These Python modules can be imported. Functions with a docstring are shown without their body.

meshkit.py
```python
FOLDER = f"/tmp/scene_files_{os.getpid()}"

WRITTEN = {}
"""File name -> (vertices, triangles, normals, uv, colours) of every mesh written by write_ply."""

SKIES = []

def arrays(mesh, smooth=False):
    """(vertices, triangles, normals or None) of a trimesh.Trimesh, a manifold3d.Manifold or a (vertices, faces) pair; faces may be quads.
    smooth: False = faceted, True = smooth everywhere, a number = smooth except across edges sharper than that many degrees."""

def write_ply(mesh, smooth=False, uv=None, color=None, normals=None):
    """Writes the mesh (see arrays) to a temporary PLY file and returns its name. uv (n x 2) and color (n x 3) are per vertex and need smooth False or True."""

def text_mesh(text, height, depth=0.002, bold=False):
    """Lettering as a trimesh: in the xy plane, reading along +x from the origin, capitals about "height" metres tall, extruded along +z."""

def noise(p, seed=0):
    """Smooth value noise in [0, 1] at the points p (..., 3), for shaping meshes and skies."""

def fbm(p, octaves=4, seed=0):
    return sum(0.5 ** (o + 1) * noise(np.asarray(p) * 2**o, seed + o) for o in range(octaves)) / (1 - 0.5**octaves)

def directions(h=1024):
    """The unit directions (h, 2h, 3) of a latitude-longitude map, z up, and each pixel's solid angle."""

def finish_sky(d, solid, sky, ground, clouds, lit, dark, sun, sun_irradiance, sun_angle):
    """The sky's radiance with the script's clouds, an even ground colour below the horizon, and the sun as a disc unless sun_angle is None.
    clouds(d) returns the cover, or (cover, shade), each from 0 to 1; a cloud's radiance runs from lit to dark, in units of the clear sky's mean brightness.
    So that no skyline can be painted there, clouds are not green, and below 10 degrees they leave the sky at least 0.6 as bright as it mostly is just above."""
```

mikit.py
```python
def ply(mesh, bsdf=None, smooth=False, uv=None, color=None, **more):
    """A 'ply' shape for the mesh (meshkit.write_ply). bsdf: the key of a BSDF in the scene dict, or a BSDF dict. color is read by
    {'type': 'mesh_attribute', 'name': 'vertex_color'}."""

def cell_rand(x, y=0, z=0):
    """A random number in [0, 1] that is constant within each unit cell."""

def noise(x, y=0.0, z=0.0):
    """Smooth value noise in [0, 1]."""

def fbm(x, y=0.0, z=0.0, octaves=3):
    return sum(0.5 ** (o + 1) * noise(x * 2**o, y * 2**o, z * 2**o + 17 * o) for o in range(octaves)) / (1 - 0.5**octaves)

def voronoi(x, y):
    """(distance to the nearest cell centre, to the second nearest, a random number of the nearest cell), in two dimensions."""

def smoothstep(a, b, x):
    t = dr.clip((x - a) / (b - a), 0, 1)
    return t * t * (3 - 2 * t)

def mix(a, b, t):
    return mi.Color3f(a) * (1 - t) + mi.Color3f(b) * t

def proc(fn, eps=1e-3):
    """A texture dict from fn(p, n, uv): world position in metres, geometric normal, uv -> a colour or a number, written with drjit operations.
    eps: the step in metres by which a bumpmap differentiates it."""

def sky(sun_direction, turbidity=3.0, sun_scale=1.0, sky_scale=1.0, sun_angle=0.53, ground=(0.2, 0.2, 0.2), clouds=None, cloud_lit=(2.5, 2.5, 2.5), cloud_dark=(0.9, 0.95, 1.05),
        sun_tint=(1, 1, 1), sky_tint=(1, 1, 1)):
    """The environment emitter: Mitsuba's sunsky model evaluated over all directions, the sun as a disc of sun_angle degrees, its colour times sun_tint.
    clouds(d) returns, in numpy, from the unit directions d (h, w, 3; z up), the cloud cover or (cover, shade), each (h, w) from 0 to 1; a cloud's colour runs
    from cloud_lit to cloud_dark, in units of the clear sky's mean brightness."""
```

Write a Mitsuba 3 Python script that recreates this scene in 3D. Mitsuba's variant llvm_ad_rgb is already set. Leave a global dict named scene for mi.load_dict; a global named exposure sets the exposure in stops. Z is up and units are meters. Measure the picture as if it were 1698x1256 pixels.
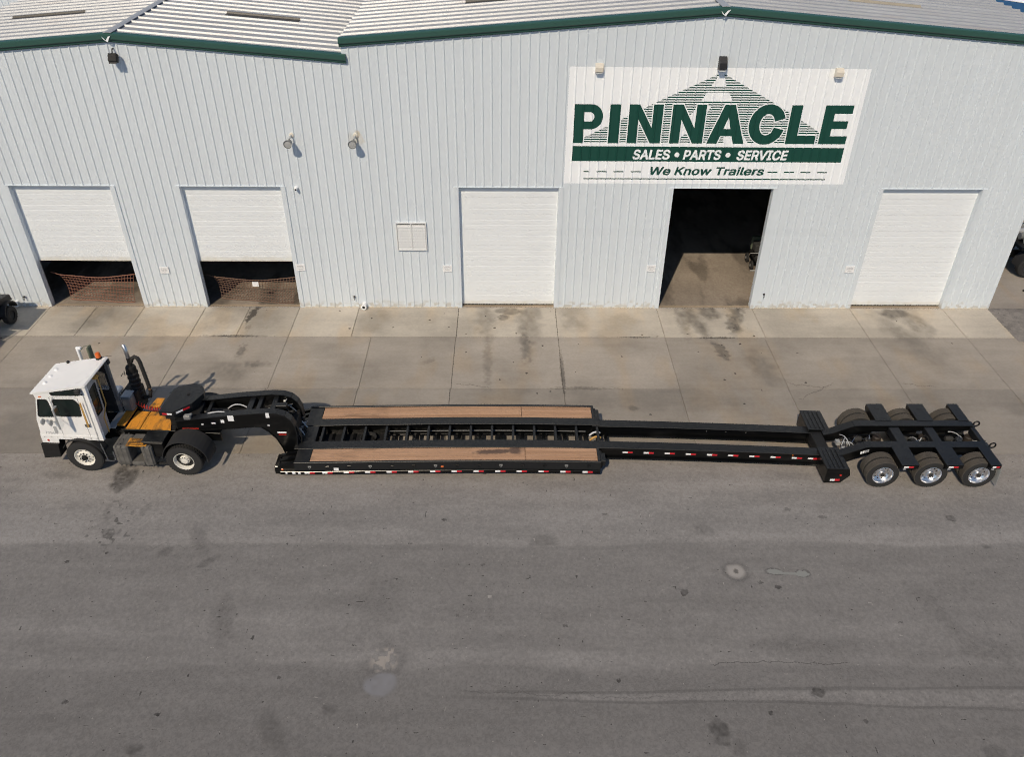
import math, random
import numpy as np
import trimesh
import drjit as dr
import mitsuba as mi
import mikit, meshkit
from mikit import noise, fbm, voronoi, cell_rand, smoothstep, mix
from shapely.geometry import Polygon, box as sbox, LineString, Point, MultiPolygon
from shapely import affinity
from shapely.ops import unary_union
from scipy.interpolate import PchipInterpolator

random.seed(7)
rng = np.random.RandomState(11)

# ---------------------------------------------------------------- camera, sky, exposure
F, PITCH, YAW, ROLL = 1354.77, math.radians(35.4768), math.radians(0.6973), math.radians(-0.5090)
EYE = np.array([17.4203, -27.3383, 16.1055])
fw = np.array([math.sin(YAW) * math.cos(PITCH), math.cos(YAW) * math.cos(PITCH), -math.sin(PITCH)])
rt = np.array([math.cos(YAW), -math.sin(YAW), 0.0])
dn = np.cross(fw, rt)
rt, dn = math.cos(ROLL) * rt + math.sin(ROLL) * dn, -math.sin(ROLL) * rt + math.cos(ROLL) * dn
CAM = np.eye(4)
CAM[:3, 0], CAM[:3, 1], CAM[:3, 2], CAM[:3, 3] = -rt, -dn, fw, EYE
SUN = (-0.39, -1.0, 1.04)
exposure = 1.2
scene, labels = {}, {}
scene['camera'] = {'type': 'perspective', 'fov': math.degrees(2 * math.atan(849 / F)), 'fov_axis': 'x', 'near_clip': 0.1, 'far_clip': 3000.0,
                   'to_world': mi.ScalarTransform4f(CAM.tolist())}
scene['daylight'] = mikit.sky(SUN, turbidity=3.0, sun_tint=(.96, 1.0, 1.06), sky_tint=(.96, 1.0, 1.05))

# ---------------------------------------------------------------- materials
def principled(rgb, rough=0.6, metal=0.0, spec=0.5, **k):
    c = rgb if isinstance(rgb, dict) else {'type': 'rgb', 'value': list(rgb)}
    return {'type': 'principled', 'base_color': c, 'roughness': rough, 'metallic': metal, 'specular': spec, **k}
def mat(key, rgb, rough=0.6, metal=0.0, spec=0.5, bump=None, two=True, **k):
    b = principled(rgb, rough, metal, spec, **k)
    if bump is not None:
        b = {'type': 'bumpmap', 'arbitrary': bump, 'scale': 1.0, 'bsdf': b}
    scene['m_' + key] = {'type': 'twosided', 'bsdf': b} if two else b

C3 = mi.Color3f
def ell(p, x, y, rx, ry, ang=0.0, soft=0.35, wob=0.35, f=3.0):
    """cover of a ragged stain: 1 inside an ellipse, 0 outside, with a noisy outline"""
    c, s = math.cos(math.radians(ang)), math.sin(math.radians(ang))
    dx, dy = p.x - x, p.y - y
    d = dr.sqrt(dr.square((dx * c + dy * s) / rx) + dr.square((dy * c - dx * s) / ry))
    d = d + (noise(p.x * f / min(rx, ry) * .5, p.y * f / min(rx, ry) * .5, x) - .5) * wob * 2
    return 1 - smoothstep(1 - soft, 1 + soft, d)

ASPH_STAINS = [  # x, y, rx, ry, angle, strength: oil and rubber spots seen on the lot
    (6.47, -9.72, .36, .52, 12, .72), (6.9, -11.9, .2, .16, 0, .45), (6.55, -11.2, .12, .35, 15, .22), (7.5, -11.1, .1, .35, -15, .18),
    (8.6, -12.55, .17, .12, 30, .35), (9.35, -12.1, .16, .5, 28, .28), (10.72, -14.75, .24, .62, 16, .26), (12.5, -17.55, .22, .55, 32, .28),
    (13.65, -17.1, .14, .12, 0, .4), (18.46, -12.17, .34, .2, 0, .3), (22.75, -11.77, .24, .24, 0, .3), (24.4, -16.7, .16, .12, 0, .6),
    (22.0, -17.65, .2, .26, 0, .45), (22.35, -18.0, .14, .2, 0, .3), (29.72, -11.35, .14, .12, 0, .5), (28.9, -15.6, .8, .3, -20, .16),
    (28.0, -14.5, .24, 1.0, 22, .16), (24.6, -15.45, 1.5, .2, 0, .2), (21.9, -13.9, .1, .1, 0, .5), (24.3, -13.75, .08, .06, 0, .6), (23.9, -13.6, .07, .05, 0, .6),
    (9.8, -12.9, .3, .1, 35, .35), (4.6, -9.6, .5, .14, 0, .3), (5.2, -9.1, .3, .09, 0, .22), (11.1, -9.3, .5, .1, 0, .2), (27.6, -18.1, .2, .14, 0, .35),
    (16.3, -14.6, .05, .05, 0, .5), (14.3, -14.3, .5, .8, 0, .1), (15.8, -11.4, .07, .05, 0, .6), (20.2, -11.2, .08, .05, 0, .5), (25.3, -11.0, .08, .06, 0, .45),
    (7.9, -16.9, .07, .05, 0, .6), (10.0, -17.2, .06, .05, 0, .7), (12.4, -16.3, .05, .04, 0, .6), (5.3, -16.8, .12, .05, 0, .5), (9.8, -18.0, .16, .1, 0, .4),
    (6.2, -12.9, .06, .05, 0, .7), (7.1, -12.6, .05, .04, 0, .7), (26.2, -11.3, .1, .06, 0, .5), (30.2, -12.4, .1, .06, 0, .35), (31.4, -15.4, .05, .05, 0, .6),
    (23.2, -17.2, .05, .05, 0, .6), (25.2, -17.4, .06, .05, 0, .5), (20.0, -16.4, .05, .05, 0, .6), (18.9, -14.9, .06, .05, 0, .5), (16.9, -13.0, .05, .05, 0, .6)]
def asphalt(p, n, uv):
    warp = (fbm(p.x * .35, p.y * .35, 3.0, 3) - .5)
    grain = noise(p.x * 17, p.y * 17) * .5 + noise(p.x * 40, p.y * 40, 5.0) * .5
    blotch = fbm(p.x * .9, p.y * 2.2, 1.0, 4)
    streak = fbm(p.x * .16, p.y * 2.6, 9.0, 4)
    fine = fbm(p.x * .8, p.y * 7.0, 21.0, 3)
    v = .166 * (.78 + .38 * grain) * (.78 + .22 * blotch + .20 * streak + .10 * fine)
    yy = p.y + warp * .5
    # laps of the paver: dusty lanes that end on ragged lines along the lot
    dust = smoothstep(-12.34, -12.22, yy) * .20 + smoothstep(-11.4, -8.9, yy + 1.8 * (blotch - .5)) * .17 + .12 * smoothstep(-16.16, -16.02, yy)
    lane = lambda y0, w: dr.exp(-dr.square((yy - y0) / w))
    dust = dust + (.13 * lane(-15.85, .24) + .10 * lane(-12.1, .25) + .08 * lane(-14.9, .4)) * (.5 + fine)
    hw = .03 + .20 * smoothstep(17.0, 30.0, p.x) + .05 * warp
    cy = p.y + 16.78 + .012 * (p.x - 20) + .12 * warp + .06 * (fine - .5)
    strip = (1 - smoothstep(hw * .5, hw + .06, dr.abs(cy))) * smoothstep(15.5, 21.0, p.x + warp * 5) * (.6 + .7 * grain)
    seam = (1 - smoothstep(.02, .05, dr.abs(dr.abs(cy) - hw - .05))) * smoothstep(14.5, 18.0, p.x + warp * 6)
    v = v * (1 - .18 * seam)
    v = v * (1 + dust + .21 * strip)
    v = v * dr.select((p.y > -2.5) & (p.x > 36.0), .62 + .25 * noise(p.x * 6, p.y * 6, 8), 1.0)
    col = C3(v * 1.03, v * .99, v * .96)
    warm = smoothstep(-11.6, -8.6, yy)
    col = col * (C3(1, 1, 1) * (1 - warm) + C3(1.03, .985, .93) * warm)
    for i, (x, y, rx, ry, a, s) in enumerate(ASPH_STAINS):
        col = col * (1 - dr.minimum(.85 * s * ell(p, x, y, rx, ry, a, .25 if s > .4 else .6, .5) * (.45 + .95 * noise(p.x * 13, p.y * 13, x)), .8))
    # drips behind the oil puddle
    cx = noise(p.x * 9.0, p.y * 9.0, 31.0)
    col = col * (1 - .5 * smoothstep(.78, .84, cx) * ell(p, 6.85, -11.5, .6, .9, 10, .6))
    # dried puddle rings and crack filler
    pud = ell(p, 14.71, -16.5, .34, .34, 0, .2, .3)
    scab = ell(p, 14.7, -15.86, .3, .3, 0, .4, .35)
    ring = dr.maximum(ell(p, 14.75, -15.9, .48, .48, 0, .3) - scab, 0)
    col = col * (1 - .22 * ring)
    col = mix(col, C3(.215, .215, .228), pud * .85 * (.75 + .4 * noise(p.x * 9, p.y * 9, 2)))
    col = mix(col, C3(.33, .30, .27), scab * smoothstep(.35, .65, noise(p.x * 14, p.y * 14, 3)) * .9)
    p1 = ell(p, 23.36, -13.23, .22, .22, 0, .35, .15)
    col = mix(col * (1 - .3 * dr.maximum(ell(p, 23.36, -13.25, .34, .32, 0, .3, .2) - p1, 0)), C3(.36, .34, .32), p1 * .75)
    col = col * (1 - .6 * ell(p, 23.36, -13.23, .06, .08, 0, .4, .3))
    fil = dr.maximum(dr.maximum(ell(p, 24.35, -13.24, .2, .085, -8, .15, .2), ell(p, 25.05, -13.31, .17, .10, 0, .15, .2)), ell(p, 24.7, -13.30, .5, .035, -3, .3, .2))
    edge = dr.maximum(dr.maximum(ell(p, 24.35, -13.24, .25, .12, -8, .15, .2), ell(p, 25.05, -13.31, .21, .13, 0, .15, .2)) - fil, 0)
    col = mix(col * (1 - .4 * edge), C3(.24, .25, .24), fil * .85)
    col = mix(col, C3(.25, .25, .24), ell(p, 23.95, -13.23, .34, .013, 0, .3, .1) * .5)
    def crack(x0, x1, y0, slope, amp, w):
        wig = (noise(p.x * 2.3, x0) - .5) * amp + (noise(p.x * 8.0, x1) - .5) * amp * .5 + (noise(p.x * 25.0, x1) - .5) * amp * .2
        return (1 - smoothstep(w * .4, w, dr.abs(p.y - y0 - (p.x - x0) * slope - wig))) * smoothstep(x0, x0 + .15, p.x) * (1 - smoothstep(x1 - .15, x1, p.x))
    col = col * (1 - .5 * dr.maximum(crack(22.1, 25.4, -15.93, -.02, .12, .014), dr.maximum(.4 * crack(16.5, 21.0, -16.62, -.05, .16, .02), .35 * crack(8.0, 11.5, -12.4, .02, .3, .016))))
    # specks of gravel and tar
    sp = noise(p.x * 11, p.y * 11, 77.0)
    col = col * (1 - .65 * smoothstep(.955, .98, sp))
    return mix(col, C3(.42, .40, .37), .6 * smoothstep(.975, .99, noise(p.x * 12.5, p.y * 12.5, 99.0)))
mat('asphalt', mikit.proc(asphalt), .9, 0, .25)

CONC_STAINS = [  # traffic film and oil in front of the doors, tyre marks, puddle
    (2.0, -.75, .5, .6, 0, .25), (1.75, -1.4, .35, .4, 20, .2), (7.86, -.55, .13, .55, -8, .62), (7.95, -1.5, .1, .25, 0, .25), (7.6, -2.1, 1.0, .07, 0, .5),
    (6.75, -1.0, .7, .9, 0, .16), (8.5, -1.0, .7, .9, 0, .2), (2.6, -1.0, .8, .8, 0, .18), (12.55, -.9, .5, .9, -10, .22), (14.0, -1.0, .9, .6, 0, .1),
    (16.7, -.8, .3, 1.2, 3, .3), (18.4, -1.0, .38, 1.6, -3, .34), (17.6, -.3, .5, .25, 0, .4), (17.4, -.75, .18, .2, 40, .45), (18.2, -2.8, .16, .9, 3, .34), (16.85, -3.6, .14, 1.5, 0, .2),
    (20.0, -1.1, .4, .5, 20, .16), (24.6, -.9, .3, 1.2, 14, .38), (26.2, -.8, .28, 1.1, -14, .42), (25.3, -.4, .35, .6, 0, .4), (24.15, -1.1, .18, .8, 0, .25), (25.2, -3.0, .2, .55, 8, .4), (26.4, -4.0, .4, .9, 12, .26),
    (32.4, -.4, .5, .35, 0, .45), (33.0, -1.0, .4, 1.0, 10, .28), (31.9, -1.3, .4, 1.0, 12, .22), (32.6, -3.0, .6, 1.2, 12, .2), (30.2, -4.2, .9, .7, 0, .12),
    (7.9, -4.3, .7, .6, 0, .22), (8.9, -3.9, .42, .17, 0, .26), (8.1, -3.1, .14, .4, 0, .3), (20.1, -5.3, .9, .08, 0, .35), (19.43, -4.4, .07, 1.1, 0, .45), (22.3, -2.13, .6, .04, 0, .5), (25.2, -2.16, .55, .06, 0, .6),
    (5.0, -2.9, .5, .16, 20, .12), (4.2, -4.0, 1.2, .5, 0, .1), (14.8, -3.7, .25, .12, 40, .22), (30.0, -7.4, .2, .1, 0, .2), (21.6, -6.4, .15, .12, 0, .3)]
def concrete(p, n, uv):
    slab = cell_rand(dr.floor(uv.x + .5), 3, 7)
    row = dr.floor(uv.y + .5)
    grain = noise(p.x * 16, p.y * 16) * .6 + noise(p.x * 37, p.y * 37, 5.0) * .4
    cloud = fbm(p.x * .7, p.y * .7, 2.0, 4)
    brush = fbm(p.x * 1.1, p.y * 6.0, 4.0, 3)
    v = (.80 + .13 * grain) * (.76 + .3 * cloud + .15 * brush) * (.90 + .16 * slab)
    base = dr.select(row < .5, C3(.53, .482, .410), dr.select(row < 1.5, C3(.362, .326, .284), C3(.312, .284, .251)))
    col = base * v
    rust = smoothstep(.5, .8, fbm(p.x * 1.3 + 20, p.y * .5, 8.0, 3))
    col = mix(col, col * C3(1.03, .97, .89), rust)
    film = smoothstep(.5, .75, fbm(p.x * .5, p.y * .5 + 40, 6.0, 4))
    col = col * (1 - .16 * film)
    for i, (x, y, rx, ry, a, s) in enumerate(CONC_STAINS):
        k = ell(p, x, y, rx, ry, a, .65 if s < .4 else .4, .55)
        k = k * (.35 + .6 * noise(p.x * 3.1, p.y * 2.0, x) + .55 * noise(p.x * 11, p.y * 7.0, x))
        col = mix(col, C3(.075, .068, .06), dr.clip(1.5 * s * k, 0, .9))
    for x0, x1, y0, slope, amp in ((15.75, 17.0, -5.02, -.22, .10), (26.95, 28.3, -4.95, -.28, .14), (30.85, 32.0, -5.0, -.20, .12), (27.1, 28.6, -5.9, .55, .2)):
        wig = (noise(p.x * 3.3, x0) - .5) * amp + (noise(p.x * 11.0, x1) - .5) * amp * .5
        ck = (1 - smoothstep(.008, .02, dr.abs(p.y - y0 - (p.x - x0) * slope - wig))) * smoothstep(x0, x0 + .1, p.x) * (1 - smoothstep(x1 - .1, x1, p.x))
        col = col * (1 - .45 * ck)
    vd, _, vr = voronoi(p.x * 1.7, p.y * 1.7)
    near = dr.maximum(ell(p, 25.6, -3.2, 2.4, 2.0, 0, .8), .5 * ell(p, 17.8, -2.0, 2.4, 2.2, 0, .8))
    size = .025 + .07 * cell_rand(dr.floor(vr * 997), 3, 1)
    spot = dr.select(vr < .045 + .33 * near, 1 - smoothstep(size * .7, size, vd + .03 * (noise(p.x * 22, p.y * 22, 4) - .5)), 0.0)
    col = mix(col, C3(.03, .028, .026), .85 * spot)
    return col
mat('concrete', mikit.proc(concrete), .9, 0, .25)
def shop_floor(p, n, uv):
    cloud = fbm(p.x * .8, p.y * .8, 2.0, 4)
    grime = fbm(p.x * 1.6, p.y * .6, 14.0, 4)
    v = (.82 + .2 * noise(p.x * 18, p.y * 18)) * (.72 + .5 * cloud)
    col = C3(.30, .255, .21) * v
    lip = 1 - smoothstep(.16, .2, p.y + .03 * (noise(p.x * 4, 0) - .5))
    col = mix(col * (1 - .45 * smoothstep(.4, .7, grime)), C3(.40, .32, .23) * v, lip * .8)
    return col
mat('shop_floor', mikit.proc(shop_floor), .8, 0, .3)
def wall_paint(p, n, uv):
    streak = fbm(p.x * 6.0, p.z * .25, 3.0, 3)
    pan = cell_rand(dr.floor(p.x / .9144 + .26), 2, 9)
    v = .95 + .03 * streak + .025 * pan
    splash = (1 - smoothstep(.04, .34, p.z + .25 * (noise(p.x * 7, p.z * 7, 2) - .5))) * smoothstep(.35, .65, noise(p.x * 9, p.z * 12, 5))
    rust = (1 - smoothstep(.5, 1.0, dr.sqrt(dr.square((p.x - 12.40) / .28) + dr.square((p.z - 6.62) / .34)) + .5 * (noise(p.x * 9, p.z * 6, 4) - .5))) * noise(p.x * 14, p.z * 5, 6)
    lap = dr.select((p.z > 3.05) & (p.z < 3.35), .985, 1.0)
    return mix(C3(.625, .68, .725) * v * lap, C3(.42, .37, .29), splash * .55) * (C3(1, 1, 1) * (1 - rust) + C3(.86, .70, .50) * rust)
mat('wall_paint', mikit.proc(wall_paint), .45, 0, .5)
def door_paint(p, n, uv):
    streak = fbm(p.x * 3.0, p.z * .5, 13.0, 3)
    low = dr.select(p.x > 11.0, p.z - .06, p.z - 1.9)
    grime = (1 - smoothstep(.05, .22, low + .12 * (noise(p.x * 5, p.z * 9, 3) - .5))) * (.4 + .6 * noise(p.x * 8, p.z * 15, 8))
    return mix(C3(.74, .775, .80) * (.98 + .02 * streak), C3(.55, .50, .38), grime * .45)
mat('door_paint', mikit.proc(door_paint), .4, 0, .5)
def roof_metal(p, n, uv):
    sheet = cell_rand(dr.floor(p.y / .9144), dr.floor(p.x / 6.1 + .3), 4)
    v = .86 + .16 * fbm(p.x * .8, p.y * 1.5, 5.0, 4) + .05 * sheet
    rust = smoothstep(.62, .85, fbm(p.x * .5, p.y * 2.0, 25.0, 4))
    return mix(C3(.43, .445, .46) * v, C3(.38, .33, .30), rust * .25)
mat('roof_metal', mikit.proc(roof_metal), .5, .35, .4)
def wood(p, n, uv):
    b = cell_rand(dr.floor(uv.x + .5), 1, 5)
    gx = fbm(p.x * 1.2 + b * 50, p.y * 38.0, b * 9, 3)
    ring = fbm(p.x * .5 + b * 31, p.y * 9.0 + b * 7, 3.0, 3)
    col = mix(C3(.27, .148, .083), C3(.47, .295, .190), dr.clip(.10 + .6 * gx + .5 * ring + .55 * (b - .5), 0, 1))
    oil = dr.maximum(ell(p, 17.15, -9.27, .62, .10, 4, .3, .25), ell(p, 17.75, -9.2, .2, .17, 0, .4, .3))
    dirt = smoothstep(.6, .85, fbm(p.x * 1.1, p.y * 3.0, 41.0, 4))
    col = mix(col, C3(.07, .05, .045), oil * .85)
    return col * (1 - .35 * dirt)
mat('wood', mikit.proc(wood), .75, 0, .3)
def tread_rubber(p, n, uv):
    d = fbm(p.x * 5, p.y * 5, p.z * 5, 3)
    return C3(.080, .072, .062) * (.7 + .6 * d)
mat('tread_rubber', mikit.proc(tread_rubber), .9, 0, .2)
def black_steel(p, n, uv):
    d = fbm(p.x * 1.4, p.y * 4, p.z * 4, 4)
    return C3(.0030, .0033, .0036) + C3(.006, .006, .006) * smoothstep(.5, .8, d)
mat('black_steel', mikit.proc(black_steel), .24, 0, .3)
def yellow_paint(p, n, uv):
    w = smoothstep(.52, .70, fbm(p.x * 3.5, p.y * 3.5, p.z * 3, 4))
    s = smoothstep(.6, .66, noise(p.x * 23, p.y * 3, 3))
    return mix(C3(.60, .27, .035), C3(.09, .06, .035), dr.clip(w * .7 + s * .25, 0, 1))
mat('yellow_paint', mikit.proc(yellow_paint), .55, 0, .4)
def dirty_grey(p, n, uv):
    return mix(C3(.055, .053, .05), C3(.15, .145, .135), fbm(p.x * 6, p.y * 6, p.z * 6, 4))
mat('dirty_grey', mikit.proc(dirty_grey), .75, 0, .3)
def cab_paint(p, n, uv):
    d = fbm(p.x * 2, p.y * 2, p.z * 3, 4)
    g = smoothstep(.55, .8, fbm(p.x * 5, p.y * 5, p.z * 1.2, 4))
    return mix(C3(.80, .80, .785) * (.95 + .07 * d), C3(.45, .42, .37), g * .18)
mat('cab_paint', mikit.proc(cab_paint), .32, 0, .5, clearcoat=.4, clearcoat_gloss=.8)
def dirt_ground(p, n, uv):
    return mix(C3(.17, .135, .105), C3(.30, .26, .21), fbm(p.x * .4, p.y * .4, 1.0, 5))
mat('dirt_ground', mikit.proc(dirt_ground), .95, 0, .2)
for key, rgb, rough, met in (
        ('deck_black', (.0085, .0095, .0108), .48, 0), ('matt_black', (.006, .006, .006), .7, 0), ('rubber', (.020, .020, .020), .75, 0), ('joint_dark', (.075, .066, .056), .95, 0),
        ('green_trim', (.026, .080, .064), .42, 0), ('green_paint', (.004, .056, .041), .5, 0), ('vent_white', (.62, .635, .64), .5, 0), ('sign_white', (.84, .87, .895), .5, 0), ('plate_white', (.78, .79, .80), .45, 0),
        ('lamp_grey', (.42, .43, .43), .4, .3), ('lamp_beige', (.62, .58, .50), .4, 0), ('lens_grey', (.55, .58, .60), .25, 0), ('dark_bronze', (.020, .020, .022), .5, 0),
        ('skylight_grime', (.060, .055, .045), .5, 0), ('skylight_tan', (.33, .30, .24), .55, 0), ('lining', (.30, .30, .29), .9, 0), ('print_grey', (.35, .36, .37), .7, 0),
        ('net_orange', (.25, .11, .072), .7, 0), ('net_brown', (.17, .10, .07), .8, 0), ('amber', (.62, .12, .015), .25, 0), ('red_lens', (.45, .02, .015), .3, 0), ('steel_white', (.70, .68, .62), .4, 0),
        ('grey_paint', (.17, .175, .175), .45, 0), ('pale_grey', (.36, .37, .37), .5, 0), ('red_hose', (.50, .03, .02), .5, 0), ('hose_grey', (.50, .51, .52), .45, 0), ('interior_dark', (.030, .030, .030), .8, 0),
        ('car_dark', (.012, .030, .030), .2, 0), ('blue_paint', (.03, .11, .26), .45, 0), ('bark', (.09, .065, .045), .9, 0), ('olive', (.10, .12, .085), .8, 0), ('canister', (.028, .022, .018), .6, 0), ('yellow_bar', (.52, .30, .08), .45, 0)):
    mat(key, rgb, rough, met)
mat('tape', {'type': 'mesh_attribute', 'name': 'vertex_color'}, .3, 0, .5)
mat('alloy', (.90, .90, .90), .24, 1.0)
mat('galvanised', (.62, .63, .64), .3, 1.0)
mat('mirror_glass', (.80, .82, .84), .06, 1.0)
scene['m_pane_glass'] = {'type': 'thindielectric', 'int_ior': 1.5}
scene['m_tinted_glass'] = {'type': 'blendbsdf', 'weight': 0.6, 'a': {'type': 'thindielectric', 'int_ior': 1.5}, 'b': {'type': 'twosided', 'bsdf': principled((.012, .022, .020), .06)}}
scene['m_leaf'] = {'type': 'twosided', 'bsdf': principled((.035, .06, .025), .7)}
scene['m_leaf_autumn'] = {'type': 'twosided', 'bsdf': principled((.11, .05, .03), .7)}

# ---------------------------------------------------------------- mesh helpers
def cat(ms):
    return trimesh.util.concatenate([m for m in ms if m is not None])
def box(x0, x1, y0, y1, z0, z1, b=0.0):
    if b <= 0:
        m = trimesh.creation.box((x1 - x0, y1 - y0, z1 - z0))
        m.apply_translation(((x0 + x1) / 2, (y0 + y1) / 2, (z0 + z1) / 2))
        return m
    X, Y, Z = (x0, x1), (y0, y1), (z0, z1)
    pts = []
    for i in (0, 1):
        for j in (0, 1):
            for k in (0, 1):
                c = np.array([X[i], Y[j], Z[k]]); d = np.array([1 - 2 * i, 1 - 2 * j, 1 - 2 * k]) * b
                pts += [c + d * [0, 1, 1], c + d * [1, 0, 1], c + d * [1, 1, 0]]
    return trimesh.Trimesh(pts).convex_hull
def poly_faces(poly):
    v, f = trimesh.creation.triangulate_polygon(poly, engine='earcut')
    return np.asarray(v), np.asarray(f)
def prism(poly, a, b, axes='xz'):
    """polygon in the named plane, extruded from a to b along the third axis"""
    poly = Polygon(poly) if not isinstance(poly, (Polygon, MultiPolygon)) else poly
    ms = []
    for g in getattr(poly, 'geoms', [poly]):
        if g.is_empty or g.area < 1e-7:
            continue
        m = trimesh.creation.extrude_polygon(g, b - a, engine='earcut')
        v = m.vertices.copy(); v[:, 2] += a
        order = {'xy': (0, 1, 2), 'xz': (0, 2, 1), 'yz': (2, 0, 1)}[axes]
        w = v[:, order]
        m = trimesh.Trimesh(w, m.faces[:, ::-1] if axes == 'xz' else m.faces, process=False)
        ms.append(m)
    return cat(ms)
def flat(poly, z=0.0, axes='xy'):
    poly = Polygon(poly) if not isinstance(poly, (Polygon, MultiPolygon)) else poly
    ms = []
    for g in getattr(poly, 'geoms', [poly]):
        if g.is_empty or g.area < 1e-9 or g.geom_type != 'Polygon':
            continue
        v, f = poly_faces(g)
        v = np.column_stack([v, np.full(len(v), z)])
        ms.append(trimesh.Trimesh(v[:, {'xy': (0, 1, 2), 'xz': (0, 2, 1), 'yz': (2, 0, 1)}[axes]], f, process=False))
    return cat(ms)
def loft(xs, ring):
    """a closed (y, z) ring carried along the stations xs; ring may be a function of x"""
    rings = [np.array(ring(x) if callable(ring) else ring, float) for x in xs]
    n = len(rings[0])
    v = np.vstack([np.column_stack([np.full(n, x), r]) for x, r in zip(xs, rings)])
    f = []
    for i in range(len(xs) - 1):
        for j in range(n):
            a, b = i * n + j, i * n + (j + 1) % n
            f += [[a, b, b + n], [a, b + n, a + n]]
    _, cf = poly_faces(Polygon(rings[0]))
    pv, cf = poly_faces(Polygon(rings[0]))
    idx = [int(np.argmin(((rings[0] - q) ** 2).sum(1))) for q in pv]
    cf = np.array(idx)[cf]
    f += cf[:, ::-1].tolist() + (cf + (len(xs) - 1) * n).tolist()
    m = trimesh.Trimesh(v, f, process=False)
    m.fix_normals()
    return m
def rect(y0, y1, z0, z1, c=.012):
    return [(y0 + c, z0), (y1 - c, z0), (y1, z0 + c), (y1, z1 - c), (y1 - c, z1), (y0 + c, z1), (y0, z1 - c), (y0, z0 + c)]
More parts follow.
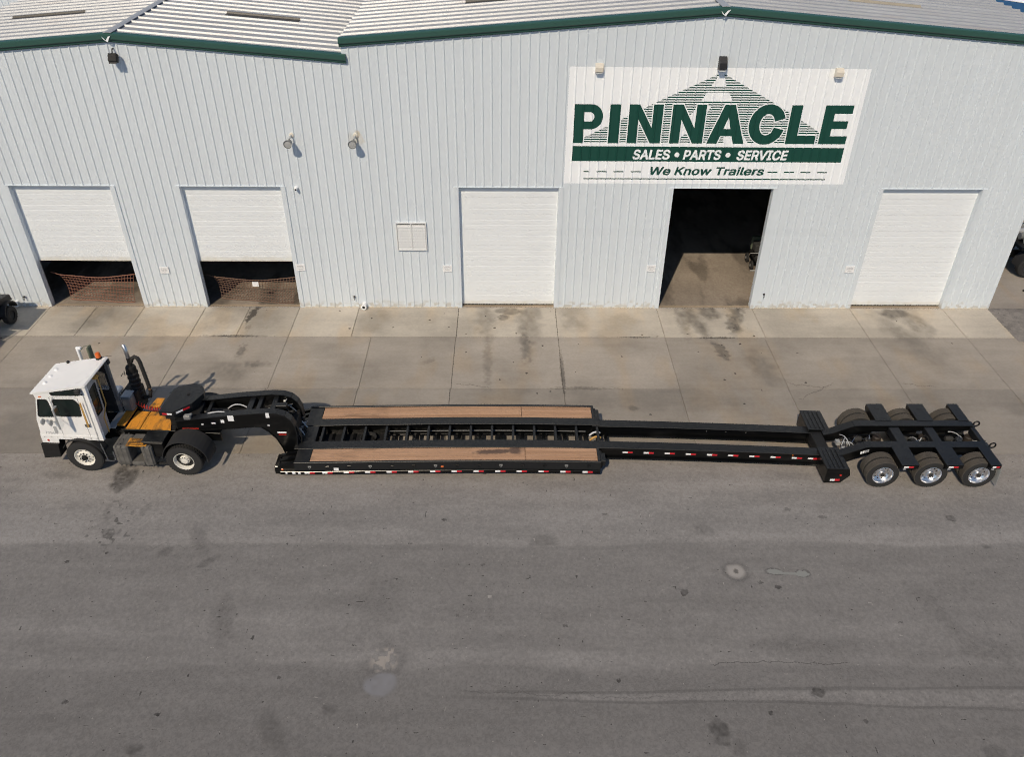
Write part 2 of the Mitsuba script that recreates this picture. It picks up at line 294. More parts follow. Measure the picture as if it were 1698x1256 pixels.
def tube(pts, r, sides=8, closed_ends=True):
    p = np.asarray(pts, float); r = np.broadcast_to(r, (len(p),))
    t = np.gradient(p, axis=0); t /= np.linalg.norm(t, axis=1, keepdims=True) + 1e-12
    a = np.cross(t[0], [0, 0, 1.0] if abs(t[0][2]) < .9 else [1.0, 0, 0]); a /= np.linalg.norm(a)
    ang = np.arange(sides) * 2 * np.pi / sides
    v = []
    for i in range(len(p)):
        a = a - t[i] * (a @ t[i]); a /= np.linalg.norm(a) + 1e-12
        b = np.cross(t[i], a)
        v.append(p[i] + r[i] * (np.cos(ang)[:, None] * a + np.sin(ang)[:, None] * b))
    v = np.vstack(v); f = []
    for i in range(len(p) - 1):
        for j in range(sides):
            q, w = i * sides + j, i * sides + (j + 1) % sides
            f += [[q, w, w + sides], [q, w + sides, q + sides]]
    if closed_ends:
        v = np.vstack([v, p[0], p[-1]]); n0 = len(v) - 2; e = (len(p) - 1) * sides
        for j in range(sides):
            f += [[n0, (j + 1) % sides, j], [n0 + 1, e + j, e + (j + 1) % sides]]
    return trimesh.Trimesh(v, f, process=False)
def lathe(profile, axis='y', sides=32, centre=(0, 0, 0)):
    """profile of (radius, along) about an axis"""
    pr = np.array(profile, float); n = len(pr); ang = np.arange(sides) * 2 * np.pi / sides
    v, f = [], []
    for t in ang:
        c, s = math.cos(t), math.sin(t)
        for r, h in pr:
            v.append({'y': (r * c, h, r * s), 'z': (r * c, r * s, h), 'x': (h, r * c, r * s)}[axis])
    for i in range(sides):
        k = (i + 1) % sides
        for j in range(n - 1):
            a, b, c, d = i * n + j, i * n + j + 1, k * n + j + 1, k * n + j
            f += [[a, b, c], [a, c, d]]
    m = trimesh.Trimesh(np.array(v) + np.array(centre), f, process=False)
    m.merge_vertices(); m.update_faces(m.nondegenerate_faces()); m.fix_normals()
    return m
def arc(p0, p1, sag, n=12):
    p0, p1 = np.array(p0, float), np.array(p1, float); t = np.linspace(0, 1, n)[:, None]
    return p0 + (p1 - p0) * t + np.array([0, 0, 1.0]) * sag * 4 * t * (1 - t)

used = {}
def key_for(name):
    k = used.get(name, 0); used[name] = k + 1
    return name if k == 0 else f'{name}_{k:03d}'
def put(parent, name, mesh, bsdf, smooth=False, label=None, kind=None, **kw):
    """one entry of the scene; parent '' for a thing that is a single mesh"""
    k = key_for(f'{parent}__{name}' if parent else name)
    scene[k] = mikit.ply(mesh, 'm_' + bsdf, smooth=smooth, **kw)
    if label or kind:
        labels[k] = {**({'label': label} if label else {}), **({'kind': kind} if kind else {})}
    return k
def tag(k, label, category=None, group=None, kind=None):
    labels[k] = {'label': label, **({'category': category} if category else {}), **({'group': group} if group else {}), **({'kind': kind} if kind else {})}
    return k
def thing(name, label, category, group=None):
    return tag(key_for(name), label, category, group)

# ---------------------------------------------------------------- ground
APRON = (-14.0, 41.0, -8.65, 0.0)
big = sbox(-1500, -1500, 1500, 1500).difference(sbox(APRON[0], APRON[2], 36.23, 0)).difference(sbox(36.23, APRON[2], APRON[1], -2.37)).difference(sbox(-6.0, 0, 36.2, 46))
tag(put('', 'ground', flat(big, 0.0), 'asphalt'), 'grey asphalt lot with dusty lanes, oil spots and dried puddles', kind='structure')
rows = [(-2.13, 0.0, [-14, -4.0, -1.75, 0.0, 1.775, 3.6, 5.95, 7.64, 9.555, 11.84, 15.675, 19.395, 23.32, 27.02, 30.815, 34.44, 36.23]),
        (-5.33, -2.13, [-14, -6.0, -.02, 5.92, 9.555, 12.575, 15.655, 19.40, 23.31, 26.97, 30.81, 34.44, 41.0]),
        (-8.65, -5.33, [-14, -6.0, -.05, 5.9, 9.5, 12.55, 15.63, 19.42, 23.30, 26.95, 30.8, 34.45, 41.0])]
PV = 'concrete_apron'
tag(put('', PV, flat(sbox(-14, -8.65, 41, 0), -.05), 'joint_dark'), 'tan concrete apron of jointed slabs in front of the workshop doors', kind='structure')
si = 0
for ri, (y0, y1, xs) in enumerate(rows):
    for xa, xb in zip(xs[:-1], xs[1:]):
        g = .011 if ri == 0 else .008
        ya, yb = y0 + g, y1 - g
        if ri == 1 and xa > 34:   # the asphalt patch bites into the corner
            poly = Polygon([(xa + g, ya), (xb - g, ya), (xb - g, -2.38), (36.23, -2.38), (36.23, yb), (xa + g, yb)])
        else:
            poly = sbox(xa + g, ya, xb - g, yb)
        dz = rng.uniform(-.002, .002)
        m = prism(poly, -.045, .003 + dz, 'xy')
        put(PV, 'slab', m, 'concrete', uv=np.tile([[si * 1.0, ri * 1.0]], (len(m.vertices), 1)))
        si += 1

# ---------------------------------------------------------------- yard behind the right corner
def yard_uv(m): return np.tile([[5.0, 1.0]], (len(m.vertices), 1))
m = flat(sbox(36.25, .012, 62, 44), .004)
tag(put('', 'side_pavement', m, 'concrete', uv=yard_uv(m)), 'stained concrete pavement beside the right end wall', kind='structure')
tag(put('', 'dirt_yard', flat(sbox(36.25, 44.02, 140, 160), .004), 'dirt_ground'), 'bare brown dirt yard behind the workshops', kind='structure')
m = flat(sbox(-6.0, .012, 36.2, 45.9), .002)
tag(put('', 'shop_floor', m, 'shop_floor'), 'oil stained concrete floor inside the open doorways', kind='structure')

# ---------------------------------------------------------------- the two workshops
PITCHX, PHASE, RIB = .3048, .78, .030
OPEN = [(0.0, 3.6576), (5.967, 9.625), (15.748, 19.405), (23.339, 26.997), (30.778, 34.435)]
OH = 4.871
def rib_profile(x):
    """how far the wall face stands out at x"""
    u = ((x / PITCHX - PHASE) % 1.0) * PITCHX
    u = np.minimum(u, PITCHX - u)
    return np.interp(u, [0, .010, .034, 1], [RIB, RIB, 0, 0])
def rib_breaks(xa, xb):
    out = [xa, xb]
    for k in range(int(xa / PITCHX) - 3, int(xb / PITCHX) + 3):
        c = (k + PHASE) * PITCHX
        out += [c - .034, c - .010, c + .010, c + .034]
    return sorted(x for x in set(out) if xa - 1e-9 <= x <= xb + 1e-9)
def drape(poly, off):
    """a flat shape in the wall plane laid over the ribs, off metres proud"""
    x0, _, x1, _ = poly.bounds
    br = rib_breaks(x0, x1); V, Fc, n = [], [], 0
    for a, b in zip(br[:-1], br[1:]):
        if b - a < 1e-6: continue
        cut = poly.intersection(sbox(a, -5, b, 50))
        for g in getattr(cut, 'geoms', [cut]):
            if g.geom_type != 'Polygon' or g.area < 1e-7: continue
            v, f = poly_faces(g)
            inside = np.clip(v[:, 0], a + 1e-7, b - 1e-7)
            V.append(np.column_stack([v[:, 0], -rib_profile(inside) - off, v[:, 1]])); Fc.append(f + n); n += len(v)
    return trimesh.Trimesh(np.vstack(V), np.vstack(Fc), process=False)
VENT = (13.50, 14.60, 2.46, 3.56)
def gable(x, px, pz, s): return pz - s * abs(x - px)

def workshop(x0, x1, px, pz, s, opens, wall_label, depth=45.0, vent=None, skylights=(), open_doors=()):
    W = thing('metal_workshop', wall_label, 'workshop')
    top = lambda x: gable(x, px, pz, s) - .26
    pts = [(x0, 0), (x1, 0), (x1, top(x1)), (px, top(px)), (x0, top(x0))]
    face = Polygon(pts)
    hole = unary_union([sbox(a + .06, -1, b - .06, OH) for a, b in opens] + ([sbox(*[vent[0] + .05, vent[2] + .05, vent[1] - .05, vent[3] - .05])] if vent else []))
    solid = face.difference(hole)
    wall = put(W, 'wall', prism(solid, .006, .20, 'xz'), 'wall_paint')
    put(W, 'wall__lining', prism(solid, .203, .23, 'xz'), 'lining')
    # rib-to-rib wall sheets
    skip = unary_union([sbox(a - .10, -1, b + .10, OH + .02) for a, b in opens] + ([sbox(vent[0], vent[2], vent[1], vent[3])] if vent else []))
    k0 = math.floor(x0 / PITCHX - PHASE); k1 = math.ceil(x1 / PITCHX - PHASE)
    for k in range(k0, k1):
        a, b = max(x0, (k + PHASE) * PITCHX), min(x1, (k + 1 + PHASE) * PITCHX)
        if b - a < .02: continue
        strip = Polygon([(a, .015), (b, .015), (b, top(b)), ((a + b) / 2, top((a + b) / 2)), (a, top(a))]).difference(skip)
        if strip.area < .01: continue
        if b < -3.0: continue
        put(W, 'wall__panel', drape(strip, .002), 'wall_paint')
    # other walls, closed box behind
    put(W, 'side_wall', box(x0 - .02, x0 + .10, .21, depth, 0, top(x0)), 'wall_paint')
    put(W, 'side_wall', box(x1 - .12, x1 - .02, .21, depth, 0, top(x1)), 'wall_paint')
    put(W, 'back_wall', prism([(x0, 0), (x1, 0), (x1, top(x1)), (px, top(px)), (x0, top(x0))], depth, depth + .15, 'xz'), 'lining')
    put(W, 'side_lining', cat([box(x0 + .11, x0 + .13, .24, depth, 0, top(x0) - .1), box(x1 - .15, x1 - .13, .24, depth, 0, top(x1) - .1)]), 'lining')
    put(W, 'ceiling', cat([prism([(x0, top(x0) + .05), (px, top(px) + .05), (x1, top(x1) + .05), (x1, top(x1) + .08), (px, top(px) + .08), (x0, top(x0) + .08)], .205, depth, 'xz')]), 'lining')
    # corrugated roof, ribs run down the slope
    def slope(xa, xb, ya, yb, dz, along):
        br = []
        y = ya
        while y < yb:
            br += [(y, 0), (y + .470, 0), (y + .500, .055), (y + .555, .055), (y + .585, 0)]
            y += PITCHX * 2
        br = [q for q in br if q[0] <= yb] + [(yb, 0)]
        v, f = [], []
        for (yy, h) in br:
            v += [(xa, yy, gable(xa, px, pz, s) + h + dz), (xb, yy, gable(xb, px, pz, s) + h + dz)]
        for i in range(len(br) - 1):
            q = 2 * i
            f += [[q, q + 1, q + 3], [q, q + 3, q + 2]]
        m = trimesh.Trimesh(v, f, process=False)
        if m.face_normals[:, 2].mean() < 0: m.invert()
        return m
    R = put(W, 'roof', slope(x0 - .03, px, -.10, depth, 0, 0), 'roof_metal', label='corrugated roof slope falling to the left')
    R = put(W, 'roof', slope(px, x1 + (.0 if x1 > 20 else -.02), -.10, depth, 0, 0), 'roof_metal', label='corrugated roof slope falling to the right')
    rid = [(px - .13, gable(px - .13, px, pz, s) + .055), (px, pz + .06), (px + .13, gable(px + .13, px, pz, s) + .055), (px + .12, gable(px + .13, px, pz, s) + .04), (px, pz + .045), (px - .12, gable(px - .13, px, pz, s) + .04)]
    put(W, 'ridge_cap', prism(rid, -.11, depth, 'xz'), 'lamp_grey')
    for xa, xb, ya, yb, bs in skylights:
        ya = -.10 + PITCHX * 2 * round((ya + .10) / PITCHX / 2); yb = ya + PITCHX * 2 - .03
        put(W, 'skylight', slope(xa, xb, ya, yb, .010, 0), bs)
    # green rake trim with its folded lower lip
    prof = [(.10, .035), (-.12, .030), (-.165, .0), (-.17, -.125), (-.15, -.145), (-.115, -.15), (-.10, -.225), (-.035, -.24), (-.035, -.255), (.005, -.255), (.005, -.02)]
    for xa, xb in ((x0 - .04, px), (px, x1 + (.02 if x1 > 20 else .14))):
        za, zb = gable(xa, px, pz, s), gable(xb, px, pz, s)
        n = len(prof)
        v = [(xa, y, za + z) for y, z in prof] + [(xb, y, zb + z) for y, z in prof]
        f = []
        for j in range(n):
            q = (j + 1) % n
            f += [[j, q, q + n], [j, q + n, j + n]]
        pv, cf = poly_faces(Polygon(prof)); idx = [int(np.argmin(((np.array(prof) - q) ** 2).sum(1))) for q in pv]; cf = np.array(idx)[cf]
        f += cf.tolist() + (cf[:, ::-1] + n).tolist()
        m = trimesh.Trimesh(v, f, process=False); m.fix_normals()
        put(W, 'roof_trim', m, 'green_trim')
    e = Polygon([(px - .16, pz - .06), (px - .05, pz - .17), (px + .04, pz - .06), (px + .13, pz - .03), (px + .06, pz - .12), (px, pz - .22), (px - .10, pz - .16)])
    put(W, 'roof_trim__emblem', prism(e, -.20, -.185, 'xz'), 'sign_white', label='small white check mark emblem at the gable peak')
    for a, b in zip([max(x0, -3.0)] + [o[1] for o in opens], [o[0] for o in opens] + [x1]):
        put(W, 'base_trim', box(a, b, -.012, .004, .004, .03), 'lamp_beige')
    # doors
    for i, (a, b) in enumerate(opens):
        hgt = open_doors[i]
        fr = cat([box(a - .105, a + .058, -.042, .004, .004, OH + .02), box(b - .058, b + .105, -.042, .004, .004, OH + .02),
                  box(a - .09, b + .09, -.038, .004, OH + .022, OH + .042)])
        put(W, 'door_frame', fr, 'wall_paint')
        if hgt is None: continue
        z0 = hgt
        yd = .175
        nsec = int(math.ceil((OH + .25 - z0) / .60)); sh = .60
        if z0 < .1: nsec, sh = 8, (OH + .2 - z0) / 8
        D = put(W, 'door', cat([box(a + .062, b - .062, yd + .06, yd + .085, z0 + .004, OH + .24), box(a + .062, b - .062, yd - .006, yd + .05, z0 - .028, z0 - .003)]), 'matt_black' if z0 < .1 else 'lamp_beige', label=['white sectional door drawn halfway up', 'white sectional door fully closed'][z0 < .1])
        for sct in range(nsec):
            za = z0 + sct * sh; zb = za + sh - .004
            g1, g2 = za + .20, za + .40
            ring = [(yd, za), (yd, g1 - .018), (yd + .004, g1 - .010), (yd + .004, g1 + .010), (yd, g1 + .018), (yd, g2 - .018), (yd + .004, g2 - .010), (yd + .004, g2 + .010), (yd, g2 + .018), (yd, zb), (yd + .04, zb), (yd + .04, za)]
            put(D, 'section', loft([a + .064, b - .064], ring), 'door_paint')
    if vent:
        va, vb, vc, vd = vent
        V = put(W, 'louvre', cat([box(va, vb, -.09, .0, vc, vc + .035), box(va, vb, -.09, .0, vd - .035, vd), box(va, va + .035, -.09, 0, vc + .037, vd - .037), box(vb - .035, vb, -.09, 0, vc + .047, vd - .047),
                                   box((va + vb) / 2 - .02, (va + vb) / 2 + .02, -.080, 0, vc + .037, vd - .037)]), 'vent_white', label='square white louvred wall vent')
        for side in (0, 1):
            xa, xb = ((va + .047, (va + vb) / 2 - .022), ((va + vb) / 2 + .022, vb - .047))[side]
            for q in range(9):
                zc = vc + .075 + q * .109
                put(V, 'blade', loft([xa, xb], [(-.080, zc - .045), (-.074, zc - .045), (-.036, zc + .056), (-.042, zc + .056)]), 'vent_white')
    return W
workshop(-1.75, 12.20, 4.95, 9.95, .083, OPEN[:2], 'white ribbed metal workshop with the lower gable, two doors drawn halfway up', depth=40,
         skylights=((-.15, 2.5, 3.35, 4.0, 'skylight_grime'), (7.52, 10.1, 3.66, 4.27, 'skylight_grime'), (1.2, 3.4, 9.8, 10.4, 'skylight_tan')), open_doors=(1.90, 1.90))
workshop(12.203, 36.26, 24.29, 10.82, .081, OPEN[2:], 'white ribbed metal workshop with the taller gable and the painted company sign', depth=40, vent=VENT,
         skylights=((16.03, 18.8, 3.36, 3.97, 'skylight_grime'), (29.4, 32.0, 2.75, 3.35, 'skylight_tan')), open_doors=(.06, None, .06))

# neighbouring taller wall behind the left roof
N = thing('ribbed_building', 'tall white ribbed building standing behind the left roof slope', 'building')
put(N, 'wall', box(-30, -3.4, 17.0, 40, 0, 12.0), 'wall_paint')
m = drape(sbox(-14, .1, -3.42, 12.0), 0); m.apply_translation((0, 16.99, 0))
put(N, 'wall_sheet', m, 'wall_paint')
put(N, 'roof', box(-30.2, -3.2, 16.8, 40.2, 12.003, 12.15), 'roof_metal')

# ---------------------------------------------------------------- the painted sign
SG = thing('company_sign', 'white and green sign reading PINNACLE painted across the ribbed wall', 'sign')
put(SG, 'background', drape(Polygon([(19.51, 5.06), (29.36, 5.06), (29.34, 8.99), (19.53, 9.02)]), .004), 'sign_white', label='white painted field')
LH = 1.315; LB = 6.505
def letter(ch):
    """heavy grotesque capitals in a unit box, width returned"""
    P = Polygon
    if ch == 'I': return sbox(0, 0, .27, 1), .27
    if ch == 'L': return P([(0, 0), (.76, 0), (.76, .22), (.27, .22), (.27, 1), (0, 1)]), .76
    if ch == 'E':
        return P([(0, 0), (.72, 0), (.72, .21), (.27, .21), (.27, .40), (.66, .40), (.66, .60), (.27, .60), (.27, .79), (.72, .79), (.72, 1), (0, 1)]), .72
    if ch == 'N': return P([(0, 0), (.25, 0), (.25, .62), (.60, 0), (.86, 0), (.86, 1), (.61, 1), (.61, .40), (.26, 1), (0, 1)]), .86
    if ch == 'A': return P([(0, 0), (.28, 0), (.345, .20), (.645, .20), (.71, 0), (.99, 0), (.63, 1), (.36, 1)]).difference(P([(.405, .385), (.585, .385), (.495, .70)])), .99
    if ch == 'P':
        bowl = affinity.scale(Point(.45, .68).buffer(.32, 24), 1.0, 1.0)
        outer = unary_union([sbox(0, 0, .27, 1), sbox(0, .36, .45, 1), bowl])
        inner = unary_union([sbox(.27, .56, .42, .80), Point(.42, .68).buffer(.12, 16)])
        return outer.difference(inner), .77
    if ch == 'C':
        o = affinity.scale(Point(0, 0).buffer(1, 40), .46, .52).difference(affinity.scale(Point(0, 0).buffer(1, 40), .19, .275))
        o = o.difference(P([(0, .02), (.6, .22), (.6, -.17), (0, -.03)]))
        return affinity.translate(o, .46, .5), .90
spans = [('P', 19.755, 20.72), ('I', 20.94, 21.30), ('N', 21.585, 22.72), ('N', 23.035, 24.16), ('A', 24.30, 25.58), ('C', 25.66, 26.86), ('L', 27.00, 28.00), ('E', 28.13, 29.07)]
glyphs = []
for ch, xa, xb in spans:
    g, w = letter(ch)
    g = affinity.affine_transform(g, [(xb - xa) / w, 0, 0, LH, xa, LB])
    glyphs.append(g)
    put(SG, 'letter', drape(g, .012), 'green_paint')
allg = unary_union(glyphs).buffer(.035)
# the mountain of horizontal lines with a road through it
apex, base = (24.50, 8.86), 6.53
tri = Polygon([apex, (19.95, base), (29.05, base)])
tri = Polygon([(24.50, 8.86), (22.47, 7.90), (20.05, 6.66), (19.9, base), (29.0, base), (28.3, 6.80), (26.5, 7.82)])
road = unary_union([Polygon([(24.42, 8.80), (24.57, 8.80), (24.70, 8.42), (24.20, 8.42)]), Polygon([(24.08, 8.22), (24.82, 8.22), (24.99, 7.92), (23.93, 7.92)]),
                    Polygon([(23.85, 7.76), (24.30, 7.76), (24.1, 7.4), (23.2, 6.5), (22.95, 6.5)]), Polygon([(24.75, 7.5), (25.0, 7.5), (25.75, 6.5), (24.9, 6.5)])])
z = 8.77
while z > base:
    ln = tri.intersection(sbox(19, z - .020, 30, z + .020)).difference(road).difference(allg)
    for g in getattr(ln, 'geoms', [ln]):
        if g.geom_type == 'Polygon' and g.area > 4e-4: put(SG, 'stripe', drape(g, .008), 'green_paint')
    z -= .079
put(SG, 'bar', drape(Polygon([(19.75, 5.87), (29.08, 5.85), (29.08, 6.37), (19.75, 6.40)]), .008), 'green_paint')
def words(text, x0, x1, z0, h, shear=0.0, weight=0.0):
    m = meshkit.text_mesh(text, 1.0, depth=.01, bold=weight > 0)
    t = m.triangles[np.abs(m.face_normals[:, 2]) > .9]
    t = t[t[:, :, 2].mean(1) > .005][:, :, :2]
    g = unary_union([Polygon(q) for q in t if Polygon(q).area > 1e-9]).buffer(.004).buffer(max(weight, 0))
    a, b, c, d = g.bounds
    sx = (x1 - x0) / (c - a)
    return affinity.affine_transform(g, [sx, shear * h, 0, h, x0 - a * sx, z0])
put(SG, 'lettering', drape(words('SALES', 21.83, 23.10, 5.955, .315, .12, .02), .014), 'sign_white')
put(SG, 'lettering', drape(Point(23.36, 6.11).buffer(.085), .014), 'sign_white')
put(SG, 'lettering', drape(words('PARTS', 23.58, 24.86, 5.95, .315, .12, .02), .014), 'sign_white')
put(SG, 'lettering', drape(Point(25.12, 6.105).buffer(.085), .014), 'sign_white')
put(SG, 'lettering', drape(words('SERVICE', 25.42, 27.16, 5.945, .315, .12, .02), .014), 'sign_white')
put(SG, 'lettering', drape(words('We Know Trailers', 22.44, 26.45, 5.39, .27, .22, .015), .008), 'green_paint')
put(SG, 'line', drape(sbox(20.19, 5.215, 28.68, 5.255), .008), 'green_paint')
for xa, xb in ((20.18, 20.38), (20.63, 20.98), (21.22, 21.57), (21.83, 22.18), (26.60, 26.95), (27.18, 27.53), (27.76, 28.11), (28.34, 28.69)):
    put(SG, 'line', drape(sbox(xa, 5.475, xb, 5.515), .008), 'green_paint')

# ---------------------------------------------------------------- lamps, plates, taps on the wall
def wall_pack(x, z, w, h, d, bsdf, label):
    t = thing('wall_lamp', label, 'lamp', None)
    body = prism([(-.04, z - h * .5), (-d, z - h * .35), (-d, z + h * .12), (-d * .55, z + h * .5), (-.04, z + h * .5)], x - w / 2, x + w / 2, 'yz')
    put(t, 'housing', body, bsdf)
    put(t, 'back_plate', box(x - w * .42, x + w * .42, -.038, .0, z - h * .45, z + h * .45), bsdf)
    put(t, 'lens', box(x - w * .4, x + w * .4, -d * .9, -.1, z - h * .5 - .012, z - h * .44), 'lens_grey')
wall_pack(20.48, 9.0, .25, .29, .20, 'lamp_beige', 'beige box lamp over the left end of the painted sign')
wall_pack(28.27, 8.89, .25, .29, .20, 'lamp_beige', 'beige box lamp over the right end of the painted sign')
wall_pack(24.43, 9.17, .24, .42, .30, 'dark_bronze', 'dark lamp over the point of the painted mountain')
t = thing('wall_lamp', 'dark tilted floodlight under the peak of the left gable', 'lamp')
m = box(-.14, .14, -.09, .09, -.13, .13, .02); m.apply_transform(trimesh.transformations.rotation_matrix(math.radians(-28), (1, 0, 0))); m.apply_translation((5.0, -.22, 9.26))
put(t, 'housing', m, 'matt_black')
put(t, 'bracket', tube([(4.98, 0, 9.50), (4.98, -.10, 9.50), (4.99, -.18, 9.40)], .022), 'dark_bronze')
m = box(-.12, .12, -.006, .006, -.11, .11); m.apply_transform(trimesh.transformations.rotation_matrix(math.radians(-28), (1, 0, 0))); m.apply_translation((5.0, -.305, 9.215)); put(t, 'lens', m, 'interior_dark')
for x, z, lab in ((10.16, 6.56, 'round grey floodlight above the second door, left of a like one'), (12.32, 6.56, 'round grey floodlight at the join of the two workshops')):
    t = thing('round_floodlight', lab, 'lamp', 'round floodlights between the second and third doors')
    ax = np.array([-.10, -.97, -.06]); ax /= np.linalg.norm(ax)
    M = trimesh.geometry.align_vectors((0, 0, 1), ax); M[:3, 3] = (x, -.44, z)
    h = lathe([(0, -.30), (.035, -.30), (.06, -.24), (.09, -.20), (.105, -.10), (.135, .0), (.142, .03), (.128, .03), (.124, .0)], 'z', 28); h.apply_transform(M)
    put(t, 'housing', h, 'grey_paint', smooth=35)
    l = lathe([(0, .012), (.122, .002)], 'z', 28); l.apply_transform(M); put(t, 'lens', l, 'pale_grey')
    b = lathe([(0, -.02), (.085, -.02), (.10, -.01), (.10, .0)], 'y', 24, (x + .10, 0, z + .17)); put(t, 'base', lathe([(0, -.07), (.07, -.06), (.085, 0)], 'y', 24, (x + .07, -.002, z + .17)), 'lamp_beige', smooth=35)
    put(t, 'arm', tube([(x + .07, -.05, z + .17), (x + .06, -.15, z + .17), (x + .03, -.25, z + .11)], .028), 'lamp_grey', smooth=40)
t = thing('security_camera', 'small white dome camera beside the top corner of the second door', 'camera')
put(t, 'body', lathe([(0, -.19), (.03, -.19), (.055, -.15), (.06, -.08), (.06, 0)], 'y', 20, (10.12, -.002, 4.86)), 'plate_white', smooth=35)
put(t, 'lens', lathe([(0, -.212), (.03, -.207), (.034, -.185)], 'y', 16, (10.12, 0, 4.85)), 'matt_black', smooth=35)
for x, z, lab in ((4.73, 1.60, 'white plate sign between the first and second doors'), (9.82, 1.73, 'white plate sign at the right jamb of the second door'), (15.30, 1.70, 'white plate sign left of the third door, below the louvred vent'),
                  (22.93, 1.73, 'white plate sign left of the fully open doorway'), (30.41, 1.72, 'white plate sign left of the rightmost door')):
    t = thing('plate_sign', lab, 'sign', 'white plate signs beside the doors')
    put(t, 'plate', box(x - .17, x + .17, -.052, -.036, z - .14, z + .14, .004), 'plate_white')
    for q, w in enumerate((.11, .12, .08)):
        put(t, 'print', box(x - w, x + w, -.0535, -.0525, z + .055 - q * .06, z + .075 - q * .06), 'print_grey')
t = thing('drain_pipe', 'white capped pipe stub at the foot of the wall', 'pipe')
put(t, 'pipe', tube([(12.06, .0, .16), (12.06, -.10, .16), (12.05, -.24, .13)], .085, 20, False), 'plate_white', smooth=40)
put(t, 'cap', lathe([(.10, -.02), (.104, -.10), (.06, -.10), (.055, -.02)], 'y', 24, (12.05, -.18, .135)), 'plate_white', smooth=35)
put(t, 'bore', lathe([(0, 0), (.062, 0)], 'y', 20, (12.05, -.255, .135)), 'matt_black')
for x, z, lab in ((11.70, .47, 'small dark tap low on the wall left of the pipe stub'), (27.37, .62, 'small dark tap right of the fully open doorway'), (-.86, .42, 'small dark tap left of the first door')):
    t = thing('wall_tap', lab, 'tap', None)
    put(t, 'spout', tube([(x, .0, z), (x, -.07, z), (x, -.11, z - .02), (x, -.115, z - .09)], .017), 'dark_bronze', smooth=40)
    put(t, 'handle', lathe([(0, .03), (.04, .03), (.045, .02), (.04, .0), (0, .0)], 'z', 14, (x, -.07, z + .018)), 'dark_bronze', smooth=40)

# ---------------------------------------------------------------- safety nets across the two half open doors
def net(name, x0, x1, y0, y1, ztl, ztr, zb, sag, rows, cols, bsdf, label, slack=.1, skew=0.0, r=.011):
    def P(u, w):   # u along, w from top 0 to bottom 1
        x = x0 + (x1 - x0) * u + skew * w * (.5 - u)
        zt = ztl + (ztr - ztl) * u - sag * 4 * u * (1 - u)
        z = zt + (zb + .02 - zt) * w
        y = y0 + (y1 - y0) * u + slack * math.sin(3.1 * w + 2 * u) + .03 * math.sin(9 * u + 4 * w)
        return (x, y, max(z, .016))
    ms = []
    for i in range(rows + 1):
        ms.append(tube([P(j / cols, i / rows) for j in range(cols + 1)], r * (1.8 if i in (0, rows) else 1), 4))
    for j in range(cols + 1):
        ms.append(tube([P(j / cols, i / rows) for i in range(rows + 1)], r * .9, 4))
    t = thing(name, label, 'net')
    put(t, 'mesh', cat(ms), bsdf)
    put(t, 'rope', cat([tube([(x0 - .35, y0 + .05, ztl + .1), P(0, 0)], .014, 5), tube([P(1, 0), (x1 + .32, y1 - .02, ztr + .12)], .014, 5)]), bsdf)
    return t
net('safety_net', .45, 3.25, .50, .38, 1.10, 1.12, .02, .14, 8, 22, 'net_orange', 'orange knotted safety net hung across the first half open door', .12, .25)
net('safety_net', 6.25, 9.42, .60, .36, .98, 1.02, .02, .16, 9, 26, 'net_brown', 'brownish safety net with a white tag across the second half open door', .14, .3)
t = thing('net_tag', 'white tag hanging on the brownish safety net', 'tag')
put(t, 'plate', box(7.77, 8.01, .33, .345, .70, .90, .003), 'plate_white')
# machine just inside the open doorway
t = thing('wheeled_compressor', 'dark wheeled machine half hidden by the right jamb of the open doorway', 'machine')
put(t, 'tank', lathe([(0, -.45), (.12, -.44), (.2, -.38), (.2, .38), (.12, .44), (0, .45)], 'y', 24, (28.02, 3.55, .50)), 'matt_black', smooth=35)
for dy in (-.36, .36):
    put(t, 'wheel', lathe([(.06, -.05), (.17, -.05), (.20, -.03), (.20, .03), (.17, .05), (.06, .05)], 'x', 24, (27.76, 3.55 + dy, .205)), 'rubber', smooth=35)
    put(t, 'hub', lathe([(0, -.055), (.065, -.052), (.065, .052), (0, .055)], 'x', 16, (27.76, 3.55 + dy, .205)), 'lamp_grey', smooth=35)
put(t, 'motor', box(27.84, 28.24, 3.3, 3.8, .70, 1.05, .04), 'interior_dark')
put(t, 'guard', box(27.82, 28.26, 3.82, 3.95, .62, 1.20, .02), 'olive')
put(t, 'skid', box(27.70, 28.3, 2.98, 3.05, .02, .07, .01), 'lamp_grey')
put(t, 'handle', tube([(27.62, 3.15, .75), (27.57, 3.0, .85), (27.95, 3.0, .85), (28.0, 3.15, .75)], .018), 'lamp_grey')

# ---------------------------------------------------------------- lowboy trailer (built along x, then laid on its slightly arched, slightly skewed line)
YC = PchipInterpolator([5, 11.5, 14, 19, 21, 23.5, 26.5, 28.2, 31.5, 34], [-8.34, -8.36, -8.37, -8.365, -8.39, -8.47, -8.62, -8.76, -8.87, -8.92])
ZC = PchipInterpolator([5, 11.5, 14, 17, 20, 22, 26.6, 31.5, 34], [0, -.05, .0, .03, .0, -.02, -.05, 0, 0])
def bend(m, rigid=None):
    v = m.vertices.copy(); x = v[:, 0] if rigid is None else np.full(len(v), rigid)
    v[:, 1] += YC(x); v[:, 2] += ZC(x)
    return trimesh.Trimesh(v, m.faces, process=False)
TR = thing('lowboy_trailer', 'long black extended lowboy trailer with two wooden deck strips and three rear axles', 'trailer')
def tp(name, mesh, bsdf, smooth=False, rigid=None, parent=None, **k):
    return put(parent or TR, name, bend(mesh, rigid), bsdf, smooth, **k)
def st(a, b, step=.8): return np.linspace(a, b, max(2, int((b - a) / step) + 2))

